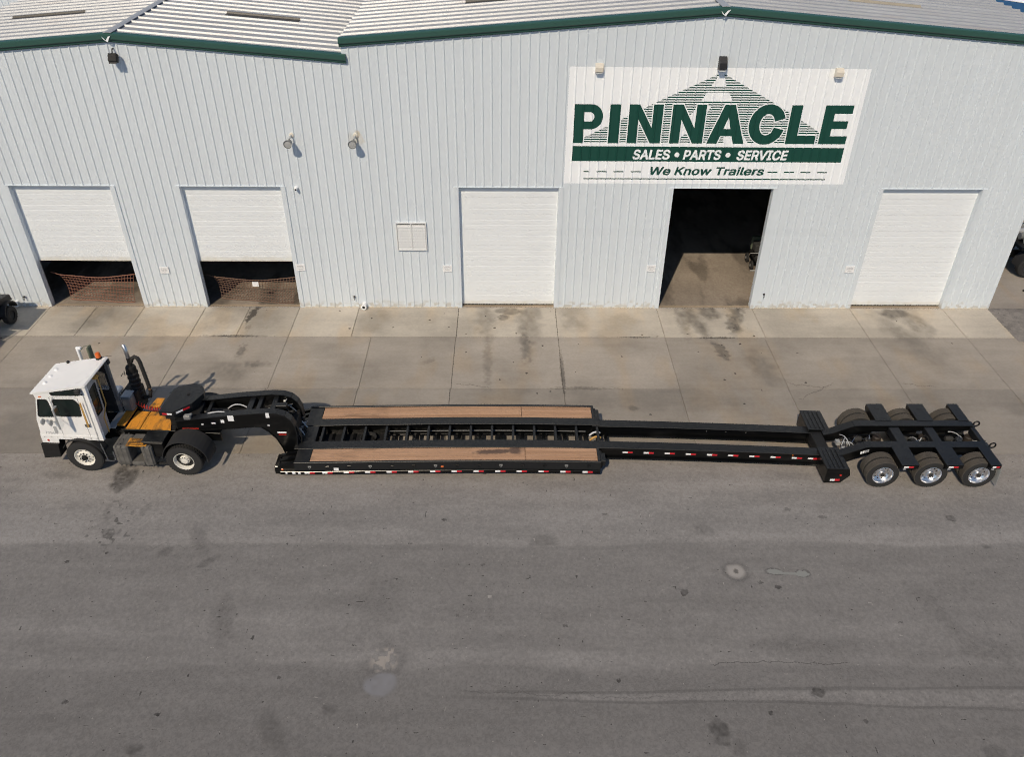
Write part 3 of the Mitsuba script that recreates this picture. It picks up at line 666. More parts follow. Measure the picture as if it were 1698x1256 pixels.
# gooseneck beams
side = [(8.0, 1.10), (9.7, 1.24), (10.25, 1.30), (10.42, 1.28), (10.60, 1.14), (10.80, .86), (10.93, .52), (10.98, .32), (11.30, .32), (11.36, .62), (11.40, 1.0), (11.38, 1.28),
        (11.30, 1.52), (11.15, 1.69), (10.93, 1.77), (10.6, 1.79), (9.66, 1.70), (8.4, 1.53), (8.0, 1.47)]
top = [(8.0, 1.46), (8.4, 1.52), (9.66, 1.69), (10.6, 1.78), (10.93, 1.76), (11.15, 1.68), (11.30, 1.51), (11.38, 1.28), (11.40, 1.0), (11.36, .62)]
def flange(pl, ya, yb, t):
    ms = []
    for (xa, za), (xb, zb) in zip(pl[:-1], pl[1:]):
        d = np.array([xb - xa, zb - za]); n = np.array([-d[1], d[0]]) / np.linalg.norm(d) * t
        ms.append(prism([(xa, za), (xb, zb), (xb + n[0], zb + n[1]), (xa + n[0], za + n[1])], ya, yb, 'xz'))
    return cat(ms)
for sgn, lab in ((-1, 'near'), (1, 'far')):
    ya, yb = sorted((sgn * .54, sgn * .40))
    B = tp('gooseneck_beam', prism(side, ya, yb, 'xz'), 'black_steel')
    ya, yb = sorted((sgn * .56, sgn * .33))
    tp('flange', flange(top, ya, yb, .022), 'deck_black', parent=B)
    low = [(10.98, .30), (10.93, .52), (10.80, .86), (10.60, 1.14), (10.42, 1.28), (10.25, 1.30), (9.7, 1.24), (8.0, 1.10)]
    tp('lower_flange', flange(low, ya, yb, .02), 'black_steel', parent=B)
tp('gooseneck_floor', prism([(8.1, 1.12), (10.2, 1.27), (10.2, 1.30), (8.1, 1.15)], -.40, .40, 'xz'), 'matt_black')
for x0, x1, z in ((9.96, 10.12, 1.66), (10.24, 10.36, 1.68), (10.66, 10.80, 1.70), (8.75, 8.85, 1.50)):
    tp('cross_tube', box(x0, x1, -.40, .40, z - .16, z, .012), 'deck_black')
tp('cross_rib', box(10.74, 11.10, -.09, .09, 1.60, 1.69, .01), 'deck_black')
tp('cross_plate', box(11.02, 11.36, -.40, .40, .34, 1.20, .02), 'matt_black')
for dy in (-.22, .22):
    tp('hydraulic_cylinder', tube([(10.55, dy, 1.30), (11.22, dy, .62)], .06, 12), 'black_steel', smooth=40)
    tp('hydraulic_rod', tube([(11.2, dy, .64), (11.44, dy, .42)], .03, 10), 'galvanised', smooth=40)
for k, (p0, p1, s, bs) in enumerate((((8.75, -.34, 1.52), (9.55, -.36, 1.62), .10, 'hose_grey'), ((8.72, -.30, 1.50), (9.50, -.30, 1.60), .08, 'hose_grey'), ((9.30, .10, 1.42), (9.98, -.05, 1.58), .16, 'hose_grey'),
                                     ((9.28, .04, 1.36), (9.95, -.10, 1.38), .02, 'hose_grey'), ((10.1, .1, 1.3), (11.2, .12, 1.05), .35, 'rubber'), ((10.3, .2, 1.3), (11.3, .22, .9), .4, 'rubber'), ((10.9, -.44, 1.5), (11.5, -.42, .9), .15, 'rubber'),
                                     ((10.8, .3, 1.5), (11.3, .32, 1.1), .12, 'galvanised'), ((11.1, -.3, 1.3), (11.45, -.3, .7), .1, 'galvanised'))):
    tp('hose', tube(arc(p0, p1, s, 14), .018 if bs == 'hose_grey' else .022, 7), bs, smooth=50)
for k in range(8):
    y0 = -.34 + .09 * k
    tp('hose', tube(arc((10.75 + .03 * k, y0, 1.38 - .03 * k), (11.50, y0 + rng.uniform(-.05, .05), .50 + .05 * (k % 3)), rng.uniform(.12, .26), 12), .02, 7), ('rubber', 'matt_black', 'rubber', 'hose_grey')[k % 4], smooth=50)
for k, (x, y, z) in enumerate(((11.42, -.30, .95), (11.44, -.05, .88), (11.44, .22, 1.02), (11.42, .38, .70), (11.10, .30, 1.42), (11.18, .08, 1.36), (10.95, .34, 1.56), (10.5, .2, 1.40), (10.45, -.15, 1.42))):
    tp('fitting', cat([box(x - .035, x + .035, y - .03, y + .03, z - .03, z + .03, .006), tube([(x, y, z), (x + .07, y + .02, z + .05)], .014, 6)]), ('lamp_grey', 'grey_paint', 'interior_dark')[k % 3], rigid=x)
for q in range(3):
    tp('hose', tube([(11.40, -.46 + .03 * q, 1.30 - .1 * q), (11.52, -.50 + .03 * q, 1.05 - .1 * q), (11.50, -.46 + .05 * q, .75), (11.46, -.40 + .06 * q, .60)], .022, 7), 'matt_black', smooth=50)
tp('air_tank', lathe([(0, -.42), (.10, -.40), (.14, -.34), (.14, .34), (.10, .40), (0, .42)], 'x', 20, (9.0, .08, 1.32)), 'black_steel', smooth=35)
tp('valve_block', cat([box(9.2, 9.42, -.25, .05, 1.28, 1.46, .01), box(9.25, 9.33, -.2, -.1, 1.46, 1.55)]), 'interior_dark')
for x, y, z, w, h, bs in ((9.52, -.5605, 1.50, .17, .20, 'plate_white'), (9.30, -.5605, 1.44, .10, .10, 'plate_white'), (10.62, -.5605, 1.63, .10, .17, 'plate_white'), (9.02, -.5605, 1.40, .12, .05, 'plate_white'), (8.72, -.5605, 1.36, .07, .04, 'plate_white'),
                          (10.86, -.5605, 1.06, .26, .06, 'plate_white'), (10.89, -.5605, .99, .22, .04, 'red_lens'), (10.62, -.5605, 1.33, .06, .04, 'plate_white')):
    tp('sticker', box(x, x + w, y - .003, y - .001 + .0, z, z + h), bs, rigid=x)
tp('side_marker', box(8.15, 8.62, -.568, -.561, 1.205, 1.235), 'red_hose')
# raised nose plate over the king pin
NP = tp('nose_plate', prism([(7.62, -.58), (8.02, -.60), (8.44, -.20), (8.63, .28), (8.57, .54), (8.45, .70), (8.22, .79), (7.80, .63), (7.70, .48)], 1.70, 1.855, 'xy'), 'deck_black', rigid=8)
tp('skirt', prism([(7.72, -.48), (7.98, -.49), (8.36, -.14), (8.52, .27), (8.40, .55), (7.84, .52)], 1.50, 1.695, 'xy'), 'matt_black', rigid=8, parent=NP)
tp('king_pin', lathe([(0, 1.10), (.045, 1.10), (.045, 1.52)], 'z', 16, (8.0, 0, 0)), 'galvanised', rigid=8, parent=NP)
tp('lifting_eye', box(8.17, 8.25, .20, .28, 1.857, 1.875), 'matt_black', rigid=8, parent=NP)
tp('neck_box', box(7.78, 8.6, -.36, .36, 1.16, 1.515, .02), 'matt_black', rigid=8)
tp('glad_hand', cat([box(8.25, 8.45, -.56, -.44, 1.52, 1.66, .02), tube([(8.3, -.5, 1.66), (8.5, -.5, 1.70)], .03, 8)]), 'grey_paint', rigid=8)
def tape_strip(pts4, flip=False):
    """white and red halves over one quad (a, b, c, d)"""
    a, b, c, d = [np.array(q, float) for q in pts4]; ab, dc = (a + b) / 2, (d + c) / 2
    v = np.array([a, ab, dc, d, ab, b, c, dc]); f = [[0, 1, 2], [0, 2, 3], [4, 5, 6], [4, 6, 7]]
    W, R_ = [.82, .82, .82], [.52, .02, .03]
    return trimesh.Trimesh(v, f, process=False), np.array([W] * 4 + [R_] * 4)
def tape(parent, quad, rigid=None, swap=False):
    m, c = tape_strip(quad)
    if swap: c = c[::-1]
    put(parent, 'reflector_tape', bend(m, rigid), 'tape', color=c)
def edge_tape(p, q, z0, z1, off, rigid, swap=False):
    p, q = np.array(p), np.array(q); d = (q - p) / np.linalg.norm(q - p); n = np.array([d[1], -d[0]]) * off
    p, q = p + n, q + n
    tape(TR, [(*p, z0), (*q, z0), (*q, z1), (*p, z1)], rigid, swap)
edge_tape((7.70, -.584), (7.98, -.598), 1.74, 1.80, .004, 8, True)
edge_tape((8.08, -.543), (8.38, -.257), 1.74, 1.80, .004, 8)

# drop-deck: cross plate, feet, edge rails, main beams
tp('front_cross_plate', loft(st(11.42, 11.84), rect(-1.27, 1.27, .36, .585)), 'deck_black')
for sgn in (-1, 1):
    ft = []
    y0, y1 = sorted((sgn * .72, sgn * 1.30))
    ft.append(prism([(10.84, .16), (10.82, .30), (10.95, .36), (11.42, .44), (11.42, .16)], y0, y1, 'xz'))
    for q in range(3):
        ya = y0 + q * (y1 - y0 - .10) / 2
        ft.append(prism([(10.86, .32), (10.92, .42), (11.41, .565), (11.41, .40)], ya, ya + .10, 'xz'))
    ft.append(box(10.83, 10.96, y0 + .002, y1 - .002, .30, .425, .02))
    Fk = tp('front_foot', cat(ft), 'black_steel', label='slotted black foot at the front of the deck')
    for q in range(2):
        ya = y0 + .10 + q * (y1 - y0 - .10) / 2
        tp('slot', box(10.97, 11.41, ya + .004, ya + .185, .40, .412), 'matt_black', parent=Fk)
DX0, DX1 = 11.86, 20.12
for sgn in (-1, 1):
    f = lambda a, b: sorted((sgn * a, sgn * b))
    y0, y1 = f(1.27, 1.345); tp('edge_rail', loft(st(11.42, 20.2), rect(y0, y1, .30, .612)), 'deck_black')
    y0, y1 = f(1.25, 1.375); tp('lower_lip', loft(st(11.0, 20.2), rect(y0, y1, .185, .298)), 'black_steel')
    y0, y1 = f(.37, .705); MB_ = tp('main_beam', loft(st(11.3, 20.32), rect(y0, y1, .575, .60, .006)), 'deck_black')
    y0, y1 = f(.52, .555); tp('web', loft(st(11.3, 20.32), rect(y0, y1, .21, .574, .004)), 'black_steel', parent=MB_)
    y0, y1 = f(.37, .69); tp('lower_flange', loft(st(11.3, 20.32), rect(y0, y1, .18, .209, .006)), 'black_steel', parent=MB_)
    # planks: four boards side by side, butted once along the deck
    wood_y = np.linspace(.712, 1.264, 5)
    for bi in range(4):
        for xa, xb in ((DX0, 18.03), (18.045, DX1)) if sgn < 0 else ((DX0, 17.95), (17.965, DX1)):
            y0, y1 = f(wood_y[bi] + .006, wood_y[bi + 1] - .006)
            dz = rng.uniform(-.004, .004)
            m = loft(st(xa, xb), rect(y0, y1, .55, .592 + dz, .006))
            bid = bi + (4 if xa > 15 else 0) + (8 if sgn > 0 else 0)
            put(TR, 'deck_plank', bend(m), 'wood', uv=np.tile([[bid * 1.0, 0]], (len(m.vertices), 1)))
    y0, y1 = f(.712, 1.345); tp('rear_edge', box(20.13, 20.205, y0, y1, .30, .606, .01), 'deck_black', rigid=20.15)
    y0, y1 = f(.712, 1.2); tp('rear_step', box(20.21, 20.36, y0, y1 if sgn > 0 else y0 + .34, .34, .55, .01), 'deck_black', rigid=20.3)
for k in range(14):
    x = 11.95 + k * .635
    tp('cross_member', box(x, x + .07, -.368, .368, .30, .562, .005), 'deck_black', rigid=x)
    tp('lower_cross_member', box(x + .27, x + .36, -.36, .36, .19, .30, .005), 'black_steel', rigid=x)
    for sgn in (-1, 1):
        y0, y1 = sorted((sgn * .56, sgn * 1.268)); tp('outrigger', box(x, x + .06, y0, y1, .32, .545), 'black_steel', rigid=x)
tp('pan', box(12.0, 13.85, -.36, .36, .24, .26), 'matt_black', rigid=13)
tp('conduit', loft(st(13.9, 19.9), [(.30 + .014 * math.cos(a), .40 + .014 * math.sin(a)) for a in np.linspace(0, 2 * math.pi, 8, endpoint=False)]), 'grey_paint', smooth=50)
for k in range(3):
    pts = [(13.35 + .2 * math.cos(a) * (1 + .1 * k), .02 + .2 * math.sin(a) * (1 + .1 * k), .34 + .03 * k) for a in np.linspace(0, 5.6, 22)]
    tp('coiled_hose', tube(pts, .018, 6), 'rubber', smooth=50)
for dy in (-.12, .1):
    tp('hose_end', tube(arc((20.0, dy, .40), (20.32, dy + .08, .45), .08, 8), .03, 8), 'yellow_bar' if dy < 0 else 'hose_grey', smooth=50)
xs_t = [11.69, 12.20, 12.82, 13.43, 14.05, 14.67, 15.30, 15.92, 16.55, 17.17, 17.79, 18.42, 19.05, 19.69]
for i, x in enumerate(xs_t):
    tape(TR, [(x, -1.379, .224), (x + .30, -1.379, .224), (x + .30, -1.379, .290), (x, -1.379, .290)], None)
    tp('chain_hook', cat([box(x + .12, x + .22, -1.375, -1.346, .46, .50, .006), tube([(x + .13, -1.36, .46), (x + .17, -1.385, .42), (x + .21, -1.36, .46)], .009, 6)]), 'grey_paint' if i % 3 == 0 else 'black_steel', rigid=x)
tp('side_lamp', box(15.62, 15.70, -1.376, -1.346, .40, .45, .008), 'amber', rigid=15.6)
tp('side_lamp', box(11.02, 11.08, -1.32, -1.30, .30, .36, .006), 'amber', rigid=11)
for x, w in ((11.14, .06), (11.33, .10), (11.50, .08), (12.55, .14)):
    tp('sticker', box(x, x + w, -1.379, -1.376, .215 if x < 12 else .34, .285 if x < 12 else .44), 'plate_white', rigid=x)

# extension rails
for sgn in (-1, 1):
    f = lambda a, b: sorted((sgn * a, sgn * b))
    y0, y1 = f(.345, .665); RB = tp('extension_rail', loft(st(20.1, 26.75), rect(y0, y1, .545, .572, .006)), 'deck_black')
    y0, y1 = f(.46, .60); tp('web', loft(st(20.1, 26.75), rect(y0, y1, .20, .544, .006)), 'black_steel', parent=RB)
    y0, y1 = f(.36, .68); tp('lower_flange', loft(st(20.1, 26.75), rect(y0, y1, .165, .199, .006)), 'black_steel', parent=RB)
for x in [20.93, 21.55, 22.17, 22.79, 23.41, 24.03, 24.65, 25.27, 25.89, 26.36]:
    tape(TR, [(x, -.603, .335), (x + .30, -.603, .335), (x + .30, -.603, .395), (x, -.603, .395)], None)
tp('side_lamp', lathe([(0, -.012), (.02, -.01), (.022, 0)], 'y', 12, (25.9, -.601, .47)), 'amber', rigid=25.9)
for x in (23.6, 24.2, 24.8):
    tp('bolt', lathe([(0, -.012), (.014, -.012), (.014, 0)], 'y', 8, (x, .459, .40)), 'galvanised', rigid=x)

# rear step box
for sgn in (-1, 1):
    y0, y1 = sorted((sgn * .42, sgn * 1.34))
    prof = [(26.62, .14), (27.10, .14), (27.32, .40), (27.26, .64), (26.72, .66), (26.62, .60)]
    SB = tp('step_box', prism(prof, y0, y1, 'xz'), 'black_steel', rigid=27)
    tp('tread_plate', prism([(26.60, .665), (27.24, .645), (27.24, .665), (26.60, .685)], y0 - .01, y1 + .01, 'xz'), 'deck_black', rigid=27, parent=SB)
    for q in range(4):
        xa = 26.70 + q * .13
        tp('grip_bar', prism([(xa, .685), (xa + .035, .684), (xa + .035, .697), (xa, .698)], y0 + .05, y1 - .05, 'xz'), 'deck_black', rigid=27, parent=SB)
tp('torque_tube', box(26.66, 27.0, -.415, .415, .20, .60, .02), 'matt_black', rigid=27)
tape(TR, [(26.78, -1.343, .205), (27.06, -1.343, .205), (27.06, -1.343, .275), (26.78, -1.343, .275)], 27)
tp('side_lamp', lathe([(0, -.02), (.03, -.015), (.034, 0)], 'y', 14, (27.05, -1.341, .42)), 'red_lens', rigid=27, smooth=40)

# bogie
bs_prof = [(27.0, .30), (27.0, .60), (27.25, .66), (27.50, .78), (27.85, .935), (28.0, .95), (31.34, .95), (31.46, .90), (31.46, .72), (28.15, .68), (27.75, .52), (27.4, .34)]
btop = [(27.0, .59), (27.25, .65), (27.50, .77), (27.85, .93), (28.0, .945), (31.34, .945), (31.46, .90)]
for sgn in (-1, 1):
    y0, y1 = sorted((sgn * .43, sgn * .55))
    B = tp('bogie_beam', prism(bs_prof, y0, y1, 'xz'), 'black_steel', rigid=29.6)
    y0, y1 = sorted((sgn * .36, sgn * .62))
    tp('flange', flange(btop, y0, y1, .02), 'deck_black', rigid=29.6, parent=B)
    for xa, xb in ((28.56, 29.04), (29.82, 30.29), (31.06, 31.36)):
        y0, y1 = sorted((sgn * .60, sgn * 1.42))
        pr = [(sgn * .60, .60), (sgn * .60, .962), (sgn * 1.42, .962), (sgn * 1.42, .84), (sgn * 1.30, .74)]
        O_ = tp('outrigger_arm', prism(pr, xa, xb, 'yz'), 'black_steel', rigid=29.6)
        tp('cap_plate', box(xa - .006, xb + .006, y0, y1, .964, .982, .004), 'deck_black', rigid=29.6, parent=O_)
        if xb - xa > .4:
            tp('slot', box((xa + xb) / 2 - .06, (xa + xb) / 2 + .06, sgn * 1.15 - .02, sgn * 1.15 + .02, .9825, .9835), 'matt_black', rigid=29.6, parent=O_)
        if sgn < 0:
            w = .28 if xb - xa > .4 else .2
            tape(TR, [(xa + .06, -1.424, .88), (xa + .06 + w, -1.424, .88), (xa + .06 + w, -1.424, .94), (xa + .06, -1.424, .94)], 29.6)
            tp('side_lamp', box(xa + .10, xa + .18, -1.36, -1.33, .76, .80), 'plate_white', rigid=29.6)
    tp('tow_ring', trimesh.creation.torus(.085, .022, 20, 8).apply_transform(trimesh.transformations.rotation_matrix(math.pi / 2, (1, 0, 0))).apply_translation((31.56, sgn * .50, .93)), 'black_steel', rigid=29.6, smooth=50)
for xa, xb in ((28.86, 29.16), (29.92, 30.18), (31.30, 31.44)):
    tp('bogie_cross_member', box(xa, xb, -.357, .357, .70, .925, .012), 'deck_black', rigid=29.6)
for q in (0, 2, 4, 6):
    tp('sticker', box(27.72 + .03 * q, 27.74 + .03 * q + .03, -.625, -.622, .70 + .012 * q, .80 + .012 * q), 'plate_white' if q < 4 else 'print_grey', rigid=29.6)
AX = [28.20, 29.58, 30.95]
WR = .465
def tyre_prof(R, w, r_in):
    h = w / 2
    return [(r_in, -h * .80), (r_in + .03, -h * .96), (R * .86, -h * 1.0), (R * .965, -h * .90), (R * .99, -h * .78), (R * .99, h * .78), (R * .965, h * .90), (R * .86, h * 1.0), (r_in + .03, h * .96), (r_in, h * .80)]
def trailer_wheel(x, y, out):
    """one dual wheel; out = -1 when its dished face looks towards the camera side"""
    Wk = put(TR, 'wheel', bend(lathe([(.04, -.03), (.284, -.045), (.284, .0), (.04, -.005)], 'y', 24, (x, y - out * .06, WR)), 29.6), 'matt_black')
    tread = []
    h = .125
    side_ = lathe([(.286, -h * .80), (.31, -h * .97), (WR * .86, -h), (WR * .962, -h * .88), (WR * .962, h * .88), (WR * .86, h), (.31, h * .97), (.286, h * .80)], 'y', 48, (x, y, WR))
    tp('tyre', side_, 'rubber', smooth=30, rigid=29.6, parent=Wk)
    for q in range(5):
        a = -h * .86 + q * h * 2 * .86 / 5
        tread.append(lathe([(WR * .95, a + .003), (WR, a + .006), (WR, a + h * 2 * .86 / 5 - .006), (WR * .95, a + h * 2 * .86 / 5 - .003)], 'y', 48, (x, y, WR)))
    tp('tread', cat(tread), 'tread_rubber', rigid=29.6, parent=Wk)
    return Wk
def rim(Wk, x, y, s):
    """polished dish seen from side s"""
    pr = [(.292, 0), (.296, -.012), (.286, -.016), (.272, .02), (.262, .09), (.235, .115), (.21, .10), (.135, .085), (.12, .09), (.115, .04), (.10, .02), (.05, .012), (0, .012)]
    m = lathe([(r, y + s * -1 * h) for r, h in pr], 'y', 48, (x, 0, WR))
    tp('rim', m, 'alloy', smooth=28, rigid=29.6, parent=Wk)
    turn = rng.uniform(0, .6)
    for q in range(10):
        a = q * math.pi / 5 + turn
        tp('hand_hole', lathe([(0, 0), (.021, 0)], 'y', 12, (x + .19 * math.cos(a), y - s * .088, WR + .19 * math.sin(a))), 'matt_black', rigid=29.6, parent=Wk)
    tp('hub_cap', lathe([(0, y - s * -.022), (.05, y - s * -.018), (.062, y - s * .01)], 'y', 18, (x, 0, WR)), 'interior_dark', rigid=29.6, smooth=40, parent=Wk)
for x in AX:
    for sgn in (-1, 1):
        w1 = trailer_wheel(x, sgn * 1.165, sgn)
        rim(w1, x, sgn * 1.165 + sgn * .105, sgn)
        trailer_wheel(x, sgn * .885, sgn)
    tp('axle', tube([(x, -1.1, WR), (x, 1.1, WR)], .065, 14), 'black_steel', rigid=29.6, smooth=40)
    for sgn in (-1, 1):
        tp('air_spring', lathe([(0, .42), (.12, .42), (.135, .46), (.125, .50), (.14, .54), (.125, .60), (.13, .66), (.11, .69), (0, .69)], 'z', 24, (x + .34, sgn * .22, 0)), 'canister', smooth=35, rigid=29.6)
        tp('brake_chamber', lathe([(0, -.12), (.07, -.11), (.085, -.03), (.085, .03), (.07, .11), (0, .12)], 'x', 18, (x - .22, sgn * .25, .56)), 'interior_dark', smooth=35, rigid=29.6)
        tp('trailing_arm', box(x - .45, x + .30, sgn * .40 - .04, sgn * .40 + .04, .50, .60, .01), 'black_steel', rigid=29.6)
        tp('push_rod', tube([(x - .1, sgn * .25, .56), (x + .06, sgn * .25, .52), (x + .08, sgn * .28, .62)], .014, 6), 'galvanised', rigid=29.6)
    for q in range(5):
        p0 = (x + rng.uniform(-.4, .3), rng.uniform(-.34, .34), rng.uniform(.62, .8)); p1 = (p0[0] + rng.uniform(-.35, .45), np.clip(p0[1] + rng.uniform(-.3, .3), -.34, .34), rng.uniform(.6, .82))
        tp('air_line', tube(arc(p0, p1, rng.uniform(.02, .12), 10), .012, 6), ('hose_grey', 'galvanised', 'rubber', 'pale_grey', 'rubber')[q], rigid=29.6, smooth=50)
for q in range(16):
    p0 = (27.3 + rng.uniform(0, .4), rng.uniform(-.34, .34), rng.uniform(.45, .7)); p1 = (p0[0] + rng.uniform(.1, .5), rng.uniform(-.34, .34), rng.uniform(.45, .7))
    tp('air_line', tube(arc(p0, p1, rng.uniform(.02, .14), 10), .011, 6), ('rubber', 'hose_grey', 'rubber', 'galvanised')[q % 4], rigid=29.6, smooth=50)
tp('valve', cat([box(27.35, 27.5, -.3, -.15, .48, .60), box(27.3, 27.42, .05, .2, .46, .58), box(27.5, 27.62, -.05, .05, .5, .62)]), 'lamp_grey', rigid=29.6)
tp('tank', lathe([(0, -.34), (.10, -.33), (.13, -.27), (.13, .27), (.10, .33), (0, .34)], 'y', 20, (27.75, 0, .52)), 'black_steel', smooth=35, rigid=29.6)
mf = []
for q in range(5):
    mf.append(box(31.47 + .012 * q, 31.475 + .012 * q, -1.34, -.80, .72 - .125 * (q + 1), .72 - .125 * q))
tp('mud_flap', cat(mf), 'pale_grey', rigid=29.6)
mf = [m.copy().apply_translation((0, 2.14, 0)) for m in mf]
tp('mud_flap', cat(mf), 'pale_grey', rigid=29.6)

# ---------------------------------------------------------------- terminal tractor (x runs backwards along the truck, y away from the camera)
TA = math.radians(3.0)
TM = np.eye(4); TM[:3, :3] = [[math.cos(TA), math.sin(TA), 0], [-math.sin(TA), math.cos(TA), 0], [0, 0, 1]]; TM[:3, 3] = (8.28, -8.40, 0)
TK = thing('terminal_tractor', 'white single seat yard tractor with yellow deck plates coupled to the black trailer', 'truck')
def kp(name, mesh, bsdf, smooth=False, parent=None, **k):
    m = mesh.copy(); m.apply_transform(TM)
    return put(parent or TK, name, m, bsdf, smooth, **k)
FA, RA = -2.85, .05
T0, T1 = -1.10, .26          # cab sides
side_out = Polygon([(-3.70, 2.72), (-3.66, 2.56), (-3.88, 1.80), (-3.93, 1.34), (-3.96, 1.28), (-3.98, .97), (-3.50, .97), (-3.47, 1.11), (-2.26, 1.11), (-2.23, 2.98)])
def rnd(pts, r): return Polygon(pts).buffer(-r).buffer(r, 6)
qwin = rnd([(-3.62, 2.52), (-3.36, 2.52), (-3.32, 1.93), (-3.80, 1.91)], .05)
dwin = rnd([(-3.22, 2.53), (-2.60, 2.55), (-2.50, 2.40), (-2.54, 1.97), (-3.22, 1.95)], .06)
twin = rnd([(-3.22, 2.76), (-2.40, 2.93), (-2.38, 2.70), (-3.16, 2.67)], .03)
CB = kp('cab', prism(side_out.difference(unary_union([qwin, dwin, twin])), T0, T0 + .035, 'xz'), 'cab_paint')
fwin = rnd([(-3.22, 2.53), (-2.37, 2.56), (-2.37, 1.95), (-3.22, 1.95)], .06)
kp('side_panel', prism(side_out.difference(unary_union([qwin, fwin])), T1 - .035, T1, 'xz'), 'cab_paint', parent=CB)
kp('inner_trim', prism(side_out.buffer(-.02).difference(unary_union([qwin, fwin]).buffer(.02)), T1 - .05, T1 - .037, 'xz'), 'interior_dark', parent=CB)
for nm, w in (('quarter_window', qwin), ('door_window', dwin), ('roof_window', twin)):
    kp(nm, prism(w.buffer(.012), T0 + .012, T0 + .018, 'xz'), 'tinted_glass', parent=CB)
    kp('seal', prism(w.buffer(.012).difference(w.buffer(-.012)), T0 - .006, T0 + .01, 'xz'), 'rubber', parent=CB)
for w in (qwin, fwin):
    kp('far_window', prism(w.buffer(.01), T1 - .02, T1 - .015, 'xz'), 'tinted_glass', parent=CB)
# roof sheet with a small overhang
kp('roof', prism([(-3.75, 2.70), (-3.74, 2.755), (-2.17, 3.06), (-2.13, 3.035), (-2.15, 2.99)], T0 - .03, T1 + .03, 'xz'), 'cab_paint')
for y in (-.07, -.39, -.71):
    m = lathe([(0, .055), (.03, .05), (.055, .03), (.065, 0)], 'z', 18, (-3.52, y, 2.79)); kp('marker_lamp', m, 'plate_white', smooth=45)
kp('roof_hook', box(-3.35, -3.28, .20, .27, 2.83, 2.90, .01), 'matt_black')
# front: lower panel, windscreen frame, visor
fr_y0, fr_y1 = T0 + .036, T1 - .036
kp('front_panel', prism([(-3.88, 1.80), (-3.93, 1.34), (-3.96, 1.28), (-3.98, .97), (-3.94, .97), (-3.92, 1.28), (-3.89, 1.34), (-3.84, 1.80)], fr_y0, fr_y1, 'xz'), 'cab_paint')
kp('visor', prism([(-3.70, 2.72), (-3.66, 2.53), (-3.62, 2.53), (-3.66, 2.72)], fr_y0, fr_y1, 'xz'), 'cab_paint')
kp('windscreen', prism([(-3.875, 1.805), (-3.66, 2.52), (-3.652, 2.52), (-3.867, 1.805)], fr_y0, fr_y1, 'xz'), 'tinted_glass')
for y in (fr_y0, (fr_y0 + fr_y1) / 2 - .02, fr_y1 - .04):
    kp('windscreen_pillar', prism([(-3.88, 1.80), (-3.665, 2.525), (-3.63, 2.525), (-3.845, 1.80)], y, y + .04, 'xz'), 'cab_paint')
for y in (-.85, .02):
    kp('headlamp', lathe([(0, -.03), (.07, -.02), (.085, 0)], 'x', 18, (-3.965, y, 1.16)), 'lens_grey', smooth=40)
kp('cab_floor', box(-3.92, -2.27, fr_y0, fr_y1, 1.06, 1.11), 'matt_black')
kp('seat', cat([box(-3.0, -2.55, -.75, -.30, 1.45, 1.58, .04), box(-2.66, -2.55, -.75, -.30, 1.5, 2.15, .04), box(-2.95, -2.6, -.65, -.4, 1.11, 1.45)]), 'interior_dark')
wh = trimesh.creation.torus(.19, .017, 24, 8).apply_transform(trimesh.transformations.rotation_matrix(math.radians(-35), (0, 1, 0))).apply_translation((-3.35, -.52, 1.80))
kp('steering_wheel', cat([wh, tube([(-3.35, -.52, 1.80), (-3.6, -.52, 1.45)], .03, 8)]), 'rubber', smooth=50)
kp('dashboard', box(-3.84, -3.45, fr_y0, fr_y1, 1.2, 1.72, .03), 'interior_dark')
kp('console', box(-3.4, -2.9, -.05, .2, 1.11, 1.55, .03), 'interior_dark')
# rear wall: sliding door on the near half, open doorway on the far half
S0 = -2.26
door_out = Polygon([(T0 + .10, 1.13), (-.54, 1.13), (-.46, 2.93), (T0 + .10, 2.93)])
rwin = rnd([(T0 + .17, 1.85), (-.60, 1.85), (-.55, 2.78), (T0 + .17, 2.70)], .05)
RD = kp('rear_door', prism(door_out.difference(rwin), S0 + .02, S0 + .05, 'yz'), 'pale_grey')
kp('window', prism(rwin.buffer(.01), S0 + .03, S0 + .036, 'yz'), 'tinted_glass', parent=RD)
kp('seal', prism(rwin.buffer(.014).difference(rwin.buffer(-.01)), S0 + .044, S0 + .054, 'yz'), 'rubber', parent=RD)
kp('rear_post', prism([(T0, 1.11), (T0 + .10, 1.11), (T0 + .10, 2.96), (T0, 2.96)], S0 - .01, S0 + .10, 'yz'), 'cab_paint')
kp('rear_post', prism([(T1 - .07, 1.11), (T1 + .005, 1.11), (T1 + .005, 2.96), (T1 - .07, 2.96)], S0 - .01, S0 + .09, 'yz'), 'grey_paint')
kp('rear_header', box(S0 - .01, S0 + .04, T0 + .1, T1 - .07, 2.935, 2.99), 'grey_paint')
kp('door_sill', box(S0 - .06, S0 + .16, -.52, T1, 1.08, 1.13, .008), 'pale_grey')
for pts in ([(S0 + .14, -.50, 2.90), (S0 + .14, -.52, 2.0), (S0 + .14, -.80, 1.72), (S0 + .14, -.80, 1.20)],):
    kp('grab_rail', tube(pts, .018, 8), 'yellow_bar', smooth=50)
    kp('rail_bracket', box(S0 + .05, S0 + .15, -.60, -.42, 2.89, 2.93), 'yellow_bar')
kp('grab_rail', tube([(-2.40, T0 - .07, 2.50), (-2.40, T0 - .07, 1.66)], .016, 8), 'yellow_bar', smooth=50)
kp('grab_rail', tube([(-2.46, T0 - .02, 2.40), (-2.46, T0 - .02, 1.60)], .010, 8), 'yellow_bar', smooth=50)
kp('door_latch', box(-2.54, -2.40, T0 - .025, T0, 1.60, 1.70, .006), 'dirty_grey')
